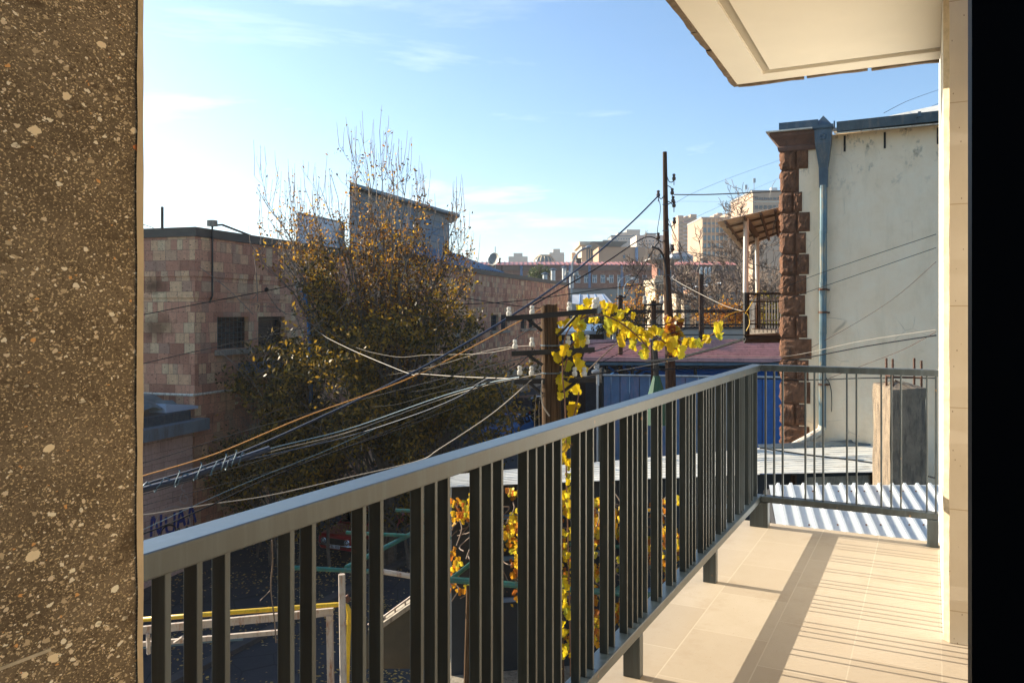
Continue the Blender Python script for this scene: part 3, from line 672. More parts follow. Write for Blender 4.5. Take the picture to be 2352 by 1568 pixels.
# hopper and downpipe
ap = nh(1891,430,.16)[0]; hp = MB(); b0 = .03
sect = [(3.42,.165,.22),(3.36,.165,.22),(3.355,.150,.20),(3.10,.140,.19),(2.66,.078,.13),(2.30,.072,.13)]
for i in range(len(sect)-1):
    (za,wa,da),(zc_,wc,dc) = sect[i],sect[i+1]
    hp.grid([[FN.p(ap-w,b0+.0,z),FN.p(ap-w,b0+d,z),FN.p(ap+w,b0+d,z),FN.p(ap+w,b0,z)] for z,w,d in ((zc_,wc,dc),(za,wa,da))])
hp.poly([FN.p(ap-.15,b0+.21,3.431),FN.p(ap+.15,b0+.21,3.431),FN.p(ap,b0+.11,3.62)]); hp.poly([FN.p(ap-.15,b0,3.431),FN.p(ap-.15,b0+.21,3.431),FN.p(ap,b0+.11,3.62)]); hp.poly([FN.p(ap+.15,b0+.21,3.431),FN.p(ap+.15,b0,3.431),FN.p(ap,b0+.11,3.62)])
hp.box(ap-.18,ap+.18,b0,b0+.235,3.375,3.43,FN.p)
for s_ in (-.185,.185): hp.box(ap+s_-.012,ap+s_+.012,b0+.05,b0+.08,3.34,3.51,FN.p)
hp.build('rain_hopper', M['zinc'], nb)
rs = MB()
for k in range(5):
    q_ = 2*pi*k/5+.3; c_ = V((ap+.042*cos(q_),0,3.22+.042*sin(q_))); rs.lathe(FN.p(c_.x,b0+.198,c_.z),[(.026,0),(.022,.012),(.004,.018)],7,FN.n)
rs.lathe(FN.p(ap,b0+.192,3.22),[(.080,0),(.080,.012),(.068,.014),(.068,.006)],16,FN.n); rs.build('rosette', M['zinc'], nb)
zbend = nh(1891,985,.14)[1]; dp = MB(); zs = [2.34,1.5,.55,.40,-.35,-1.0,zbend]
for i in range(len(zs)-1):
    dp.lathe(FN.p(ap-.004*i,b0+.085,zs[i+1]), [(.066,0),(.066,(zs[i]-zs[i+1])-.05),(.071,(zs[i]-zs[i+1])-.05),(.071,zs[i]-zs[i+1]-.002)], 12)
dp.build('downpipe', mk('weathered_blue_grey_pipe', (.10,.16,.19), .38, .35, var=.3, scale=3, bump=.04, dirt=(.36,.27,.16)), nb)
xk, zk = nh(1806,1034,.35)
MB().tube([FN.p(ap-.02,b0+.085,zbend+.05),FN.p(ap-.05,b0+.09,zbend-.05),FN.p(xk,.35,zk)], .078, 10).build('downpipe_shoe', M['oldpaint'], nb)
for z in (.40,-.02,-1.35): MB().lathe(FN.p(ap-.01,b0+.085,z), [(.078,0),(.078,.04)], 12).box(ap-.10,ap+.10,b0-.02,b0+.04,z,z+.03,FN.p).build('pipe_clip', M['rustbar'], nb)
# side balcony with a tilted sheet canopy
FB = Frame(FN.o, pi/2+NA)
bal = thing('side_balcony', P(1720,760,19), 'small balcony with iron railing under a tilted sheet canopy', 'balcony')
d0, d1 = 18.0, 19.6
fl_ = MB()
fl_.hexa([P(1708,782,d0),P(1800,781,d0+.3),P(1800,776,d1),P(1712,776,d1),P(1709,768,d0),P(1800,764,d0+.3),P(1800,754,d1),P(1716,754,d1)])
fl_.build('floor_slab', M['concrete'], bal)
bm = MB(); bm.tube([P(1709,779,d0-.02),P(1800,778,d0+.2)],.085,4); bm.build('edge_beam', M['darkmetal'], bal)
ps = MB(); ps.tube([P(1714,672,d0),P(1714.5,768,d0)],.075,8); ps.build('post', M['darkmetal'], bal)
MB().tube([P(1714,502,d0),P(1712.5,672,d0)],.062,8).build('post', M['limestone'], bal)
MB().tube([P(1738,540,d1),P(1740,672,d1)],.050,8).build('post', M['limestone'], bal)
MB().tube([P(1741,672,d1),P(1741,756,d1)],.050,8).build('post', M['darkwood'], bal)
rl = MB()
for y0 in (675,693,744): rl.tube([P(1715,y0,d0),P(1800,y0-(1 if y0<700 else -1),d0+.3)],.026 if y0==675 else .016,4)
for i in range(1,9): x = 1715+85*i/9; rl.tube([P(x,675,d0+.3*i/9),P(x,764,d0+.3*i/9)],.0085,4)
rl.build('railing', M['darkmetal'], bal)
rl = MB()
for y0 in (684,740): rl.tube([P(1716,y0,d0+.05),P(1738,y0-6,d1)],.016,4)
for y0 in (690,738): rl.tube([P(1740,y0-2,d1),P(1800,y0-3,d1)],.016,4)
for i in range(9): x = 1716+22*i/9; rl.tube([P(x,690-6*i/9,d0+1.6*i/9),P(x,758-6*i/9,d0+1.6*i/9)],.012,4)
for i in range(1,9): x = 1740+60*i/9; rl.tube([P(x,688,d1),P(x,754,d1)],.012,4)
rl.build('railing', mk('grey_iron', (.30,.29,.27), .6, bump=0), bal)
pn = MB(); pn.hexa([P(1727,700,d1-.25),P(1738,697,d1-.05),P(1738,755,d1-.05),P(1727,758,d1-.25),P(1727.5,700,d1-.2),P(1738,697,d1-.02),P(1738,755,d1-.02),P(1727.5,758,d1-.2)]); pn.build('side_panel', M['limestone'], bal)
c0, c1, c2, c3 = P(1645,510,17.6), P(1800,474,17.9), P(1800,533,20.4), P(1700,572,20.6)
cn = MB(); cn.corr(c0,c3,c2,c1,14,.03,nlong=4); cn.build('canopy', mk('grey_canopy_sheet', (.66,.61,.50), .6, .0, var=.1, scale=1), bal)
cr = MB()
def cpt(u,v): return (c0.lerp(c1,u)).lerp(c3.lerp(c2,u),v)-V((0,0,.05))
for u in (.14,.42,.66,.88): cr.tube([cpt(u,0),cpt(u,1)],.035,4)
for v in (.15,.38,.62,.85): cr.tube([cpt(.1,v),cpt(1,v)],.025,4)
cr.tube([P(1714,504,d0),P(1738,541,d1)],.07,4); cr.build('canopy_frame', mk('brown_purlin', (.11,.085,.06), .7, var=.2, bump=0), bal)

# ================================================================ NEAR ROOFS AND THE CONCRETE POST
st = thing('roof_sheet', P(1950,1180,6.4), 'pale trapezoid steel roof just below the far railing', 'roof')
fa, fb = P(1766,1113,7.1), P(2172,1113,7.1)
dirv = V((463,1870,298))/1870
near_a = fa-dirv*2.2; near_b = fb-dirv*2.2
m = MB(); m.corr(near_a,near_b,fb,fa,14,.020,((0,0),(.56,0),(.63,1),(.83,1),(.90,0)),nlong=2); m.build('sheet', M['sheetblue'], st)
rr = random.Random(2)
for i in range(14):
    for k in (.25,.62,.93):
        if rr.random() < .55: MB().lathe((near_a.lerp(near_b,(i+.3)/14)).lerp(fa.lerp(fb,(i+.3)/14),k), [(.007,0),(.006,.008),(.003,.01)], 6).build('screw', M['rustbar'], st)
m = MB(); m.tube([near_a-V((0,0,.04)),fa-V((0,0,.06))],.03,4).tube([fa-V((0,0,.07)),fb-V((0,0,.07))],.04,4).tube([fa-V((0,0,.05)),V((fa.x,fa.y,GZ))],.05,4).tube([fb-V((0,0,.05)),V((fb.x,fb.y,GZ))],.05,4); m.build('roof_frame', M['darkmetal'], st)
# concrete column with bare reinforcing bars
ct = thing('concrete_column', P(2075,1110,7.7), 'unfinished concrete column with rusty bars standing beside the cream wall', 'column')
q0, q1, q2 = P(2027,900,7.95), P(2045,905,7.55), P(2127,900,7.75)
rr = random.Random(44); cb_ = [(q0.x,q0.y),(q1.x,q1.y),(q2.x,q2.y),(q2.x+.02,q2.y+.42),(q0.x+.06,q0.y+.35)]
zt = -.72; rows = []
for z in [zt-.001, zt-.05, zt-.12]+[zt-.25*i for i in range(1,15)]+[GZ]:
    row = []
    for i in range(len(cb_)):
        p, n = cb_[i], cb_[(i+1)%len(cb_)]
        for k in range(5):
            t = k/5; row.append(V((p[0]+(n[0]-p[0])*t+rr.uniform(-.006,.006)-(.012 if z>zt-.02 else 0)*(1 if t>.5 else -1)*0, p[1]+(n[1]-p[1])*t+rr.uniform(-.006,.006), z)))
    row.append(row[0]); rows.append(row)
m = MB(); m.grid(rows[::-1]); cen = V((sum(c[0] for c in cb_)/5, sum(c[1] for c in cb_)/5, zt+.05))
for i in range(len(rows[0])-1): m.add([rows[0][i],rows[0][i+1],cen+V((0,0,rr.uniform(-.02,.02)))],[(0,1,2)])
m.build('column_body', mk('dark_rough_concrete', (.27,.205,.14), .95, var=.4, scale=8, bump=.9, bd=.02, dirt=(.09,.07,.055)), ct)
for px,d,yt in ((2036,7.9,822),(2050.5,7.72,824),(2100,7.85,822),(2116.5,7.8,828)):
    p0 = P(px,880,d); p0.z = zt-.06; p1 = P(px,yt,d); k = int((p1.z-p0.z)/.018); rb = MB()
    rb.tube([p0.lerp(p1,i/k) for i in range(k+1)], [.0115 if i%2 else .0098 for i in range(k+1)], 8); rb.build('reinforcing_bar', M['rustbar'], ct)
tw = MB(); tw.tube([P(2036,862,7.88),P(2050,864,7.70),P(2100,866,7.84),P(2117,867,7.79)],.005,4).tube([P(2036,864.5,7.91),P(2117,869,7.82)],.004,4); tw.build('tie_wire', M['rustbar'], ct)
# long pale corrugated roof below the cream wall
zr = -2.44
lo = thing('shed_roof', P(1600,1100,12.5), 'long weathered grey corrugated roof at the foot of the cream wall', 'roof')
def onz(px,py,z): d = F_*(-z)/(py-HY); return P(px,py,d)
n0, n1, n2 = onz(1033,1118,zr), onz(1745,1089,zr), onz(2040,1083,zr)
f0, f1, f2 = onz(1035,1090,zr), onz(1745,1028,zr+.02), onz(2060,1017,zr+.02)
rr = random.Random(8)
m = MB(); m.corr(n0,f0,f1,n1,9,.012,((0,0),(.2,1),(.5,1),(.7,0)),nlong=14,wob=.003); m.corr(n1+V((0,0,.01)),f1,f2,n2,13,.012,((0,0),(.2,1),(.5,1),(.7,0)),nlong=10,wob=.004); m.build('sheet', M['sheet'], lo)
m = MB()
for i in range(12): 
    t = i/11; p = f1.lerp(f2,t); m.hexa([p+V((0,-.10,.0)),p+V((.55,-.12,.0)),p+V((.55,.10,.02)),p+V((0,.10,.02)),p+V((0,-.10,.03)),p+V((.55,-.12,.035)),p+V((.55,.10,.05+.02*(i%3))),p+V((0,.10,.05))])
m.build('flashing_strip', M['zinc'], lo)
lw = thing('low_house', V((3.5,13.5,GZ)), 'low house with blue front darkened for shade under the long corrugated roof', 'house')
dn = V((0,.35,0))
m = MB()
for p,q in ((n0,n1),(n1,n2)):
    m.quad(V((p.x,p.y+.3,GZ)),V((q.x,q.y+.3,GZ)),V((q.x,q.y+.3,zr-.06)),V((p.x,p.y+.3,zr-.06)))
m.quad(V((n0.x,n0.y+.3,GZ)),V((f0.x,f0.y,GZ)),V((f0.x,f0.y,zr-.06)),V((n0.x,n0.y+.3,zr-.06)))
m.build('wall', mk('shade_dark_blue_render', (.022,.028,.036), .8, var=.3, scale=1.2), lw)  # blue wall taken near black: shadow between the vine leaves is in its colour
for t0 in (.12,.34,.56,.80):
    p = n0.lerp(n1,t0); q = n0.lerp(n1,t0+.13); 
    for za,zb_ in ((zr-.55,zr-.49),(zr-1.15,zr-1.09),(zr-1.75,zr-1.69)): MB().hexa([V((p.x,p.y+.24,za)),V((q.x,q.y+.24,za)),V((q.x,q.y+.29,za)),V((p.x,p.y+.29,za)),V((p.x,p.y+.24,zb_)),V((q.x,q.y+.24,zb_)),V((q.x,q.y+.29,zb_)),V((p.x,p.y+.29,zb_))]).build('window_slat', M['bluepanel'], lw)
m = MB(); m.tube([V((n2.x-.1,n2.y+.2,zr-.06)),V((n2.x-.1,n2.y+.2,GZ))],.07,4).tube([V((n1.x+.6,n1.y+.25,zr-.06)),V((n1.x+.6,n1.y+.25,GZ))],.05,4); m.build('post', M['darkwood'], lw)
m = MB(); m.quad(V((n1.x+.8,n1.y+.28,zr-1.3)),V((n2.x,n2.y+.28,zr-1.3)),V((n2.x,n2.y+.28,zr-.1)),V((n1.x+.8,n1.y+.28,zr-.1))); m.build('board_wall', M['concrete'], lw)
# ================================================================ UTILITY POLES
def insulator(c, par, s=1.0, up=V((0,0,1)), mat=None):
    c = V(c); o = MB().lathe(c, [(.012*s,-.01*s),(.034*s,0),(.038*s,.03*s),(.036*s,.055*s),(.024*s,.062*s),(.022*s,.074*s),(.031*s,.082*s),(.030*s,.112*s),(.018*s,.122*s)], 12, up).build('insulator', mat or M['porcelain'], par, smooth=False)
    MB().lathe(c-up*.10*s, [(.008*s,0),(.008*s,.10*s)], 6, up).build('pin', M['darkmetal'], o)
    return o
PD = 10.5
pl = thing("utility_pole", P(1268,960,PD), 'thick weathered wooden utility pole with three dark crossarms and white insulators', 'utility pole')
pl.location.z = GZ; ORG[pl.name] = V(pl.location)
rr = random.Random(21); rows = []
for i in range(60):
    z = .095-(9.1)*(i/59)**1.25; t = (0.095-z)/9.1; r = .108+.105*t; cx_ = P(1261,0,PD).x+.07*min(1,t*6)*.5; row = []
    for j in range(29):
        q = 2*pi*(j%28)/28; g_ = 1-.10*max(0,1-abs(((q-4.2+pi)%(2*pi))-pi)/.16)-.05*max(0,1-abs(((q-5.2+pi)%(2*pi))-pi)/.1)
        row.append(V((cx_+r*g_*cos(q), PD+r*g_*sin(q), z+(.012*sin(q*3+1)+.02*cos(q) if i == 0 else 0))))
    rows.append(row)
m = MB(); m.grid(rows[::-1]); tp_ = rows[0]; cen = V((P(1261,0,PD).x, PD, .075))
for j in range(28): m.add([tp_[j],tp_[j+1],cen],[(0,1,2)])
m.build('pole_shaft', M['polewood'], pl)
def arm(p, q, name='crossarm'):
    p, q = V(p), V(q); d = (q-p).normalized(); n = V((-d.y,d.x,0)).normalized()*.022; k = V((0,0,.033))
    MB().hexa([p-n-k,q-n-k,q+n-k,p+n-k,p-n+k,q-n+k,q+n+k,p+n+k]).build(name, M['darkmetal'], pl)
y_ = PD-.13
arms = [((1163,732,y_),(1370,714,y_-.35)),((1175,812,y_+.05),(1366,803,y_)),((1183,876,y_+.1),(1367,872,y_))]
for a_,b_ in arms: arm(P(*a_),P(*b_))
def brace(a_, b_): MB().tube([P(*a_),P(*b_)],.020,4).build('brace', M['darkmetal'], pl)
for a_,b_ in (((1209,730,y_),(1245,760,y_)),((1306+20,722,y_-.2),(1280,772,y_)),((1212,815,y_),(1246,838,y_)),((1322,808,y_),(1283,835,y_)),((1215,878,y_),(1246,905,y_)),((1325,876,y_),(1285,905,y_))): brace(a_,b_)
ins = [(1169,728,0),(1222,725,0),(1308,717,-.2),(1365,711,-.33),(1371,706,-.28),(1183,803,0),(1222,798,0),(1305,794,0),(1349,792,0),(1194,863,.08),(1221,864,.08),(1320,866,0),(1342,866,0)]
for px,py,o in ins: insulator(P(px,py-3,y_+o), pl, .92, mat=None)
for yy in (793,856): MB().lathe(P(1262+(yy-700)*.035,yy,PD),[(.128,-.006),(.136,-.006),(.136,.008),(.128,.008)],20).build('strap', M['zinc'], pl)
MB().tube(smoothpts([P(1246,872,PD-.15),P(1243,900,PD-.16),P(1247,930,PD-.17),P(1262,955,PD-.17)],6),.009,5).build('earth_wire', M['cablepale'], pl)
# tall slim dark pole behind the roofs
TD = 24.0
tpole = thing('utility_pole', V((P(1535,740,TD).x,TD,GZ)), 'tall slim dark wooden pole with hooks rising above the roofs', 'utility pole')
MB().tube([P(1527,349,TD),P(1529,500,TD),P(1532,640,TD),P(1537,745,TD),P(1541,900,TD)], [.062,.078,.105,.135,.16], 10).build('pole_shaft', M['darkwood'], tpole)
def hook(pts, par, d=TD-.05, mat=None):
    MB().tube(smoothpts([P(x,y,d) for x,y in pts],5),.014,5).build('hook', M['darkmetal'], par)
    x,y = pts[-1]; insulator(P(x,y,d)-V((0,0,.02)), par, 1.5, mat=M['brownglaze'])
for h in ([(1532,405),(1537,417),(1544,418),(1548,412)],[(1531,426),(1540,430),(1547,441),(1544,445)],[(1527,447),(1520,456),(1515,455),(1512,450)],[(1532,508),(1540,520),(1547,517),(1549,512)],[(1530,546),(1521,556),(1514,553),(1512,547)],[(1532,462),(1541,466),(1548,474)],[(1534,575),(1541,579),(1545,574)],[(1531,466),(1537,468),(1546,463)]): hook(h, tpole)
MB().tube(smoothpts([P(1534,690,TD-.1),P(1531,640,TD-.12),P(1527,600,TD-.12),P(1516,575,TD-.15),P(1496,566,TD-.3)],6),.03,6).build('lamp_arm', M['darkmetal'], tpole)
for y0 in (470,530,632): MB().tube([P(1521.5,y0,TD-.12),P(1536+(y0-470)*.01,y0-.5,TD-.12)],.012,4).build('strap', M['zinc'], tpole)
# blue pole on the left
BD = 30.4
bp = thing('utility_pole', V((P(708,800,BD).x,BD,GZ)), 'bright blue painted pole with white insulators in front of the pink wall', 'utility pole')
MB().tube([P(704,600,BD),P(706,700,BD),P(712,800,BD),P(720,1290,BD)],[.04,.06,.075,.09],8).build('pole_shaft', M['bluepole'], bp)
q = MB(); q.box(*(lambda a,b: (a.x,b.x,BD-.09,BD+.02,b.z,a.z))(P(697,640,BD),P(705,690,BD))); q.tube([P(684,671,BD-.05),P(699,668,BD-.05)],.03,4).tube([P(712,668,BD-.05),P(724,664,BD-.05)],.03,4).tube([P(692,688,BD-.05),P(713,686,BD-.05)],.03,4); q.build('crossarm', M['bluepole'], bp)
for x,y in ((682,662),(697,660),(697,667),(722,658),(711,677)): insulator(P(x,y,BD-.1), bp, 2.0)
# small black poles with insulators beyond the vine
for px,y0,y1,d,ya,lab in ((1501,690,800,26,698,'small black pole with a crossarm and two pale insulators beside the tall pole'),(1425,678,760,34,682,'thin black pole end standing above the vine leaves')):
    o = thing('utility_pole', V((P(px,y1,d).x,d,g(d))), lab, 'utility pole')
    m = MB(); m.tube([P(px,y0,d),P(px,y1,d),V((P(px,y1,d).x,d,g(d)))],.085 if d < 30 else .1,8); m.build('pole_shaft', M['darkwood'], o)
    m = MB(); m.tube([P(px-22 if d<30 else px-10,ya+3,d-.1),P(px+22 if d<30 else px+13,ya,d-.1)],.035,4); m.build('crossarm', M['darkmetal'], o)
    if d < 30:
        for x in (px-20,px+18): insulator(P(x,ya-1,d-.1), o, 2.0)
o = thing('utility_pole', V((P(1611,760,40).x,40,g(40))), 'dark wooden pole in front of the houses near the bare tree', 'utility pole')
MB().tube([P(1610,630,40),P(1611,755,40),V((P(1611,760,40).x,40,g(40)))],.13,8).build('pole_shaft', M['darkwood'], o)
q = MB(); q.tube([P(1610,640,39.8),P(1606,628,39.8),P(1605,620,39.8)],.02,4); q.build('hook', M['darkmetal'], o)
# thin black post in the vine holding the dark bar
o = thing('iron_post', P(1506,900,15.0), 'thin black iron post in front of the red roof', 'post')
o.location.z = GZ; ORG[o.name] = V(o.location)
MB().tube([P(1500,735,15),P(1504,790,15),P(1508,870,15),V((P(1508,870,15).x,15,GZ))],.05,6).build('shaft', M['darkmetal'], o)
MB().tube([P(1484,831,14.9),P(1560,822,14.5),P(1640,800,14),P(1710,778,13.5)],.025,5).build('bar', M['darkmetal'], o)
MB().lathe(P(1508,900,15)-V((0,0,.6)),[(.20,0),(.16,.55),(.06,.9)],10).build('cover', mk('dark_green_canvas', (.015,.07,.035), .7, bump=.1), o)

# ================================================================ WIRES
WG = 'overhead wires between the poles'
def wire(pts, r, mat, label, cat='cable', k=8, n=5, group=WG):
    m = MB(); m.tube(smoothpts([P(*p) for p in pts], k), r*(.56 if mat in ('cablepale','cablecyan') else .76), n, cap=False)
    return tag(m.build('overhead_wire', M[mat] if isinstance(mat, str) else mat, smooth=True), label, cat, group)
wire([(200,1160,13),(330,1113,13.2),(500,1060,13.5),(700,975,14),(955,852,14.8),(1180,722,16),(1330,616,18.5),(1450,512,21.5),(1513,449,23.8)],.030,'cableblue','thick blue black cable climbing from the pillar to the tall pole')
wire([(200,1130,12.9),(330,1092,13.1),(500,1040,13.4),(700,957,13.9),(955,862,14.7),(1180,745,15.9),(1250,705,16.5)],.014,'cableorange','bright orange cable just under the thick blue cable')
m = wire([(200,1165,11),(330,1124,11.2),(420,1100,11.4),(500,1072,11.6),(620,1030,12)],.062,'cableblue','heavy dark cable bundle wrapped in loose wire at the left')
rr = random.Random(14); cw = MB()
base = smoothpts([P(330,1124,11.2),P(420,1100,11.4),P(500,1072,11.6),P(560,1050,11.8)],24)
cw.tube([p+V((.0,-.075*cos(i*.55),.075*sin(i*.55)+rr.uniform(-.02,.02))) for i,p in enumerate(base)],.010,4)
for j in (20,34,52,60): cw.tube(smoothpts([base[j]+V((0,-.07,-.06)),base[j]+V((.03,-.08,.02)),base[j]+V((.07,-.05,.14)),base[j]+V((.05,-.04,.17))],4),.009,4)
tag(cw.build('wrapping_wire', M['cablecyan']), 'pale blue loose wire wound round the heavy cable bundle', 'wire', WG)
wire([(560,1050,11.8),(640,1025,12.1),(800,985,12.3),(1000,915,11.6),(1120,880,11.0),(1193,866,10.5)],.017,'cablecyan','pale grey blue cable from the bundle to the lowest crossarm')
wire([(560,1053,11.8),(640,1032,12.1),(800,992,12.3),(1000,921,11.6),(1120,884,11.0),(1245,858,10.5)],.010,'cablepale','thin pale cable just below the grey blue one')
wire([(520,1066,11.7),(640,1040,12.1),(800,1002,12.3),(960,950,11.6),(1060,908,11.2),(1100,880,11.1),(1125,872,11.0),(1150,900,11.0),(1180,985,11.0)],.013,'cableblue','dark blue cable looping up then hanging down before the pole')
for i,(pts,mat,r,lab) in enumerate([
 ([(200,1178,13),(330,1135,13),(600,1056,13),(900,960,12),(1150,850,11),(1180,835,10.8)],'cable',.010,'thin black wire between the bundle and the middle crossarm'),
 ([(200,1080,16),(330,1062,16),(560,990,16),(860,910,15),(1245,810,11)],'cable',.011,'thin black wire crossing above the orange cable at left'),
 ([(200,1200,12),(330,1160,12),(480,1120,12),(700,1060,12),(960,960,11.5),(1170,850,10.8),(1225,800,10.5)],'cable',.008,'fine dark wire running below the blue cables'),
 ([(200,1195,10),(330,1182,10.2),(480,1158,10.5),(620,1137,10.8),(800,1096,11),(960,1058,11),(1010,1030,10.8),(1130,950,10.6),(1222,871,10.4)],'cablepale',.013,'pale twisted cable from the lower left up to the pole'),
 ([(250,1240,8),(330,1225,8.2),(480,1162,8.8),(600,1105,9.4),(760,1040,10),(900,992,10.4),(1060,930,10.6)],'cable',.011,'dark cable sweeping over the railing at lower left'),
 ([(200,1270,8),(330,1215,8.2),(470,1150,8.8),(590,1098,9.4),(740,1038,10),(860,985,10.4)],'cablecyan',.006,'fine blue grey wire beside the dark sweeping cable'),
 ([(327,723,26),(460,697,27),(560,678,28),(690,652,28.9)],'cable',.022,'black wire from the pillar to the blue pole'),
 ([(327,835,24),(470,802,24),(600,775,23.5),(700,752,23)],'cable',.018,'double dark wire low on the pink wall'),
 ([(712,748,30.3),(740,768,26),(760,780,22),(825,811,18),(940,858,16),(960,858,15.5),(1060,865,13),(1193,870,10.5)],'cablepale',.014,'bright pale wire kinked where it meets the blue cable'),
 ([(1183,798,10.4),(1100,812,14),(980,815,18),(900,818,21),(800,790,26),(712,730,30.3)],'cablepale',.007,'thin pale wire left of the middle crossarm'),
 ([(1222,793,10.4),(1120,805,13),(1000,840,18),(900,860,24),(840,870,30)],'cablepale',.006,'thin pale wire from the inner insulator of the middle arm'),
 ([(1194,858,10.5),(1100,880,13),(990,905,16),(900,930,19),(820,935,30)],'cable',.008,'fine dark wire from the lowest crossarm into the tree'),
 ([(1250,735,10.4),(1165,790,13),(1080,850,16),(1000,890,19),(900,905,30)],'cable',.010,'dark wire sloping left from the pole below its top'),
 ([(1225,700,15),(1380,610,18.5),(1480,546,22),(1514,552,23.8)],'cable',.020,'dark cable from behind the pole to the lower hook of the tall pole'),
 ([(1040,700,45),(1200,690,48),(1400,662,50),(1600,640,50)],'cable',.035,'slack dark wire in front of the long red roofed building'),
 ([(1040,680,45),(1200,704,48),(1310,712,50)],'cable',.03,'dark wire along the far tuff wall'),
 ([(1514,553,23.8),(1460,640,25),(1400,740,26),(1380,760,27)],'cable',.014,'thin wire dropping steeply left of the tall pole'),
 ([(1514,553,23.8),(1490,590,24),(1478,640,24.5),(1460,700,26)],'cable',.010,'loose thin wire hanging left of the tall pole'),
 ([(1512,455,23.8),(1517,480,23.8),(1510,530,23.8),(1514,548,23.8)],'cable',.013,'short slack wire between two hooks of the tall pole'),
 ([(1548,447,23.8),(1620,447,22),(1720,443,20),(1800,438,18.5)],'cable',.021,'taut dark cable from the tall pole to the stone corner'),
 ([(1532,462,24),(1650,463,22),(1800,463,18.5)],'cablecyan',.007,'fine grey line just below the taut dark cable'),
 ([(1546,470,23.8),(1600,440,30),(1700,400,40),(1800,365,50)],'cablecyan',.012,'very fine line rising right across the sky'),
 ([(1549,520,23.8),(1640,480,28),(1720,440,34),(1800,405,40)],'cablecyan',.009,'second very fine line rising right across the sky'),
 ([(1534,500,24),(1560,560,24),(1600,610,23),(1640,650,22),(1700,712,20)],'cable',.012,'dark wire sloping down right from the tall pole'),
 ([(1545,574,24),(1640,588,22),(1720,605,20),(1797,622,18)],'cable',.013,'dark wire from the tall pole under the canopy'),
 ([(1532,632,24),(1580,660,23),(1660,700,21),(1712,716,18.5)],'cablepale',.016,'pale cable from the tall pole to the side balcony'),
 ([(1541,520,24),(1570,600,23.8),(1600,690,23.5),(1620,740,23)],'cable',.008,'thin wire dropping right of the tall pole'),
 ([(1320,862,10.5),(1450,800,12.5),(1600,745,14),(1797,662,15.2),(1900,622,14.6),(2150,538,13)],'cable',.007,'grey wire crossing the cream wall, upper of the pair'),
 ([(1349,790,10.5),(1500,775,12.5),(1640,737,14),(1797,690,15.2),(1900,655,14.6),(2150,569,13)],'cable',.007,'grey wire crossing the cream wall, lower of the pair'),
 ([(1342,862,10.5),(1450,850,11.5),(1600,845,12.8),(1797,830,14),(1990,795,12.5),(2150,770,11)],'cable',.013,'black cable passing the balcony corner to the wall'),
 ([(1345,864,10.5),(1450,846,11.5),(1620,818,12.8),(1797,802+17,14),(1980,783,12.5),(2150,757,11)],'cablepale',.007,'thin brown wire above the black cable at the corner'),
 ([(1700,868,15),(1860,872,14.6),(1990,868,13.5),(2150,868,12)],'cable',.013,'level black cable behind the far railing'),
 ([(1860,800,15.2),(1960,745,14.5),(2060,680,13.8),(2150,601,13)],'rustbar',.006,'twisted dark wire rising across the cream wall'),
 ([(1905,868,15.0),(2000,832,14),(2080,800,13.2),(2150,762,12.5)],'rustbar',.006,'faint twisted wire near the rebar column'),
 ([(1745,1028,12),(1860,1045,11.6),(2000,1062,11),(2150,1098,10)],'cable',.014,'black cable sagging above the grey corrugated roof'),
 ([(2030,260,14),(2090,230,18),(2160,205,24)],'cable',.006,'fine wire over the neighbour roof, leftmost'),
 ([(2105,272,14),(2130,250,16),(2170,232,20)],'cable',.006,'fine wire over the neighbour roof, nearer the white wall'),
 ([(1340,860,10.5),(1420,785,10.6),(1450,762,11)],'twig',.010,'brown vine cane tied to the lowest crossarm'),
 ([(1350,812,10.5),(1440,780,11.5),(1510,750,13),(1640,712,16)],'cable',.008,'dark wire passing through the vine leaves'),
 ([(1370,806,10.5),(1440,790,12),(1530,772,14)],'cablecyan',.007,'short pale wire over the red roof'),
]): wire(pts, r, mat, lab)
for pts, r, mat, lab in [([(1797,452,17.5),(1792,490,17),(1778,515,16.8),(1775,540,16.8)],.010,'cable','loose dark wire end hanging at the stone corner'),
   ([(1781,415,15),(1772,432,15),(1768,455,15)],.008,'cablepale','pale loose wire end under the cornice'),
   ([(1893,862,15),(1905,880,15),(1910,905,15),(1910,945,15)],.010,'cable','black cable end hanging beside the downpipe'),
   ([(1712,720,17.8),(1730,690,17.9),(1741,668,18.2)],.012,'yellow','yellow cord tied to the balcony post'),
   ([(1648,742,17),(1680,720,17.4),(1712,716,17.8),(1722,740,17.7),(1714,760,17.7)],.012,'yellow','yellow rope looping down from the balcony post')]:
    wire(pts, r, mat, lab, 'wire', 6)
tag(MB().lathe(P(612,667,28.2)-V((0,0,.05)),[(.02,0),(.07,.03),(.08,.10),(.02,.16)],8).build('cable_joint', M['cable']), 'small dark joint hanging on the wire to the blue pole', 'cable joint')
for i in range(4):
    x = 1232+i*9
    wire([(x,905+4*i,10.6),(x-3,940,10.6),(x-4+2*i,990,10.6)], .004, 'cablepale', ['thin loose wire end left of the pole, farthest from it','thin loose wire end left of the pole, second','thin loose wire end left of the pole, third','thin loose wire end touching the left of the pole'][i], 'wire', 5)
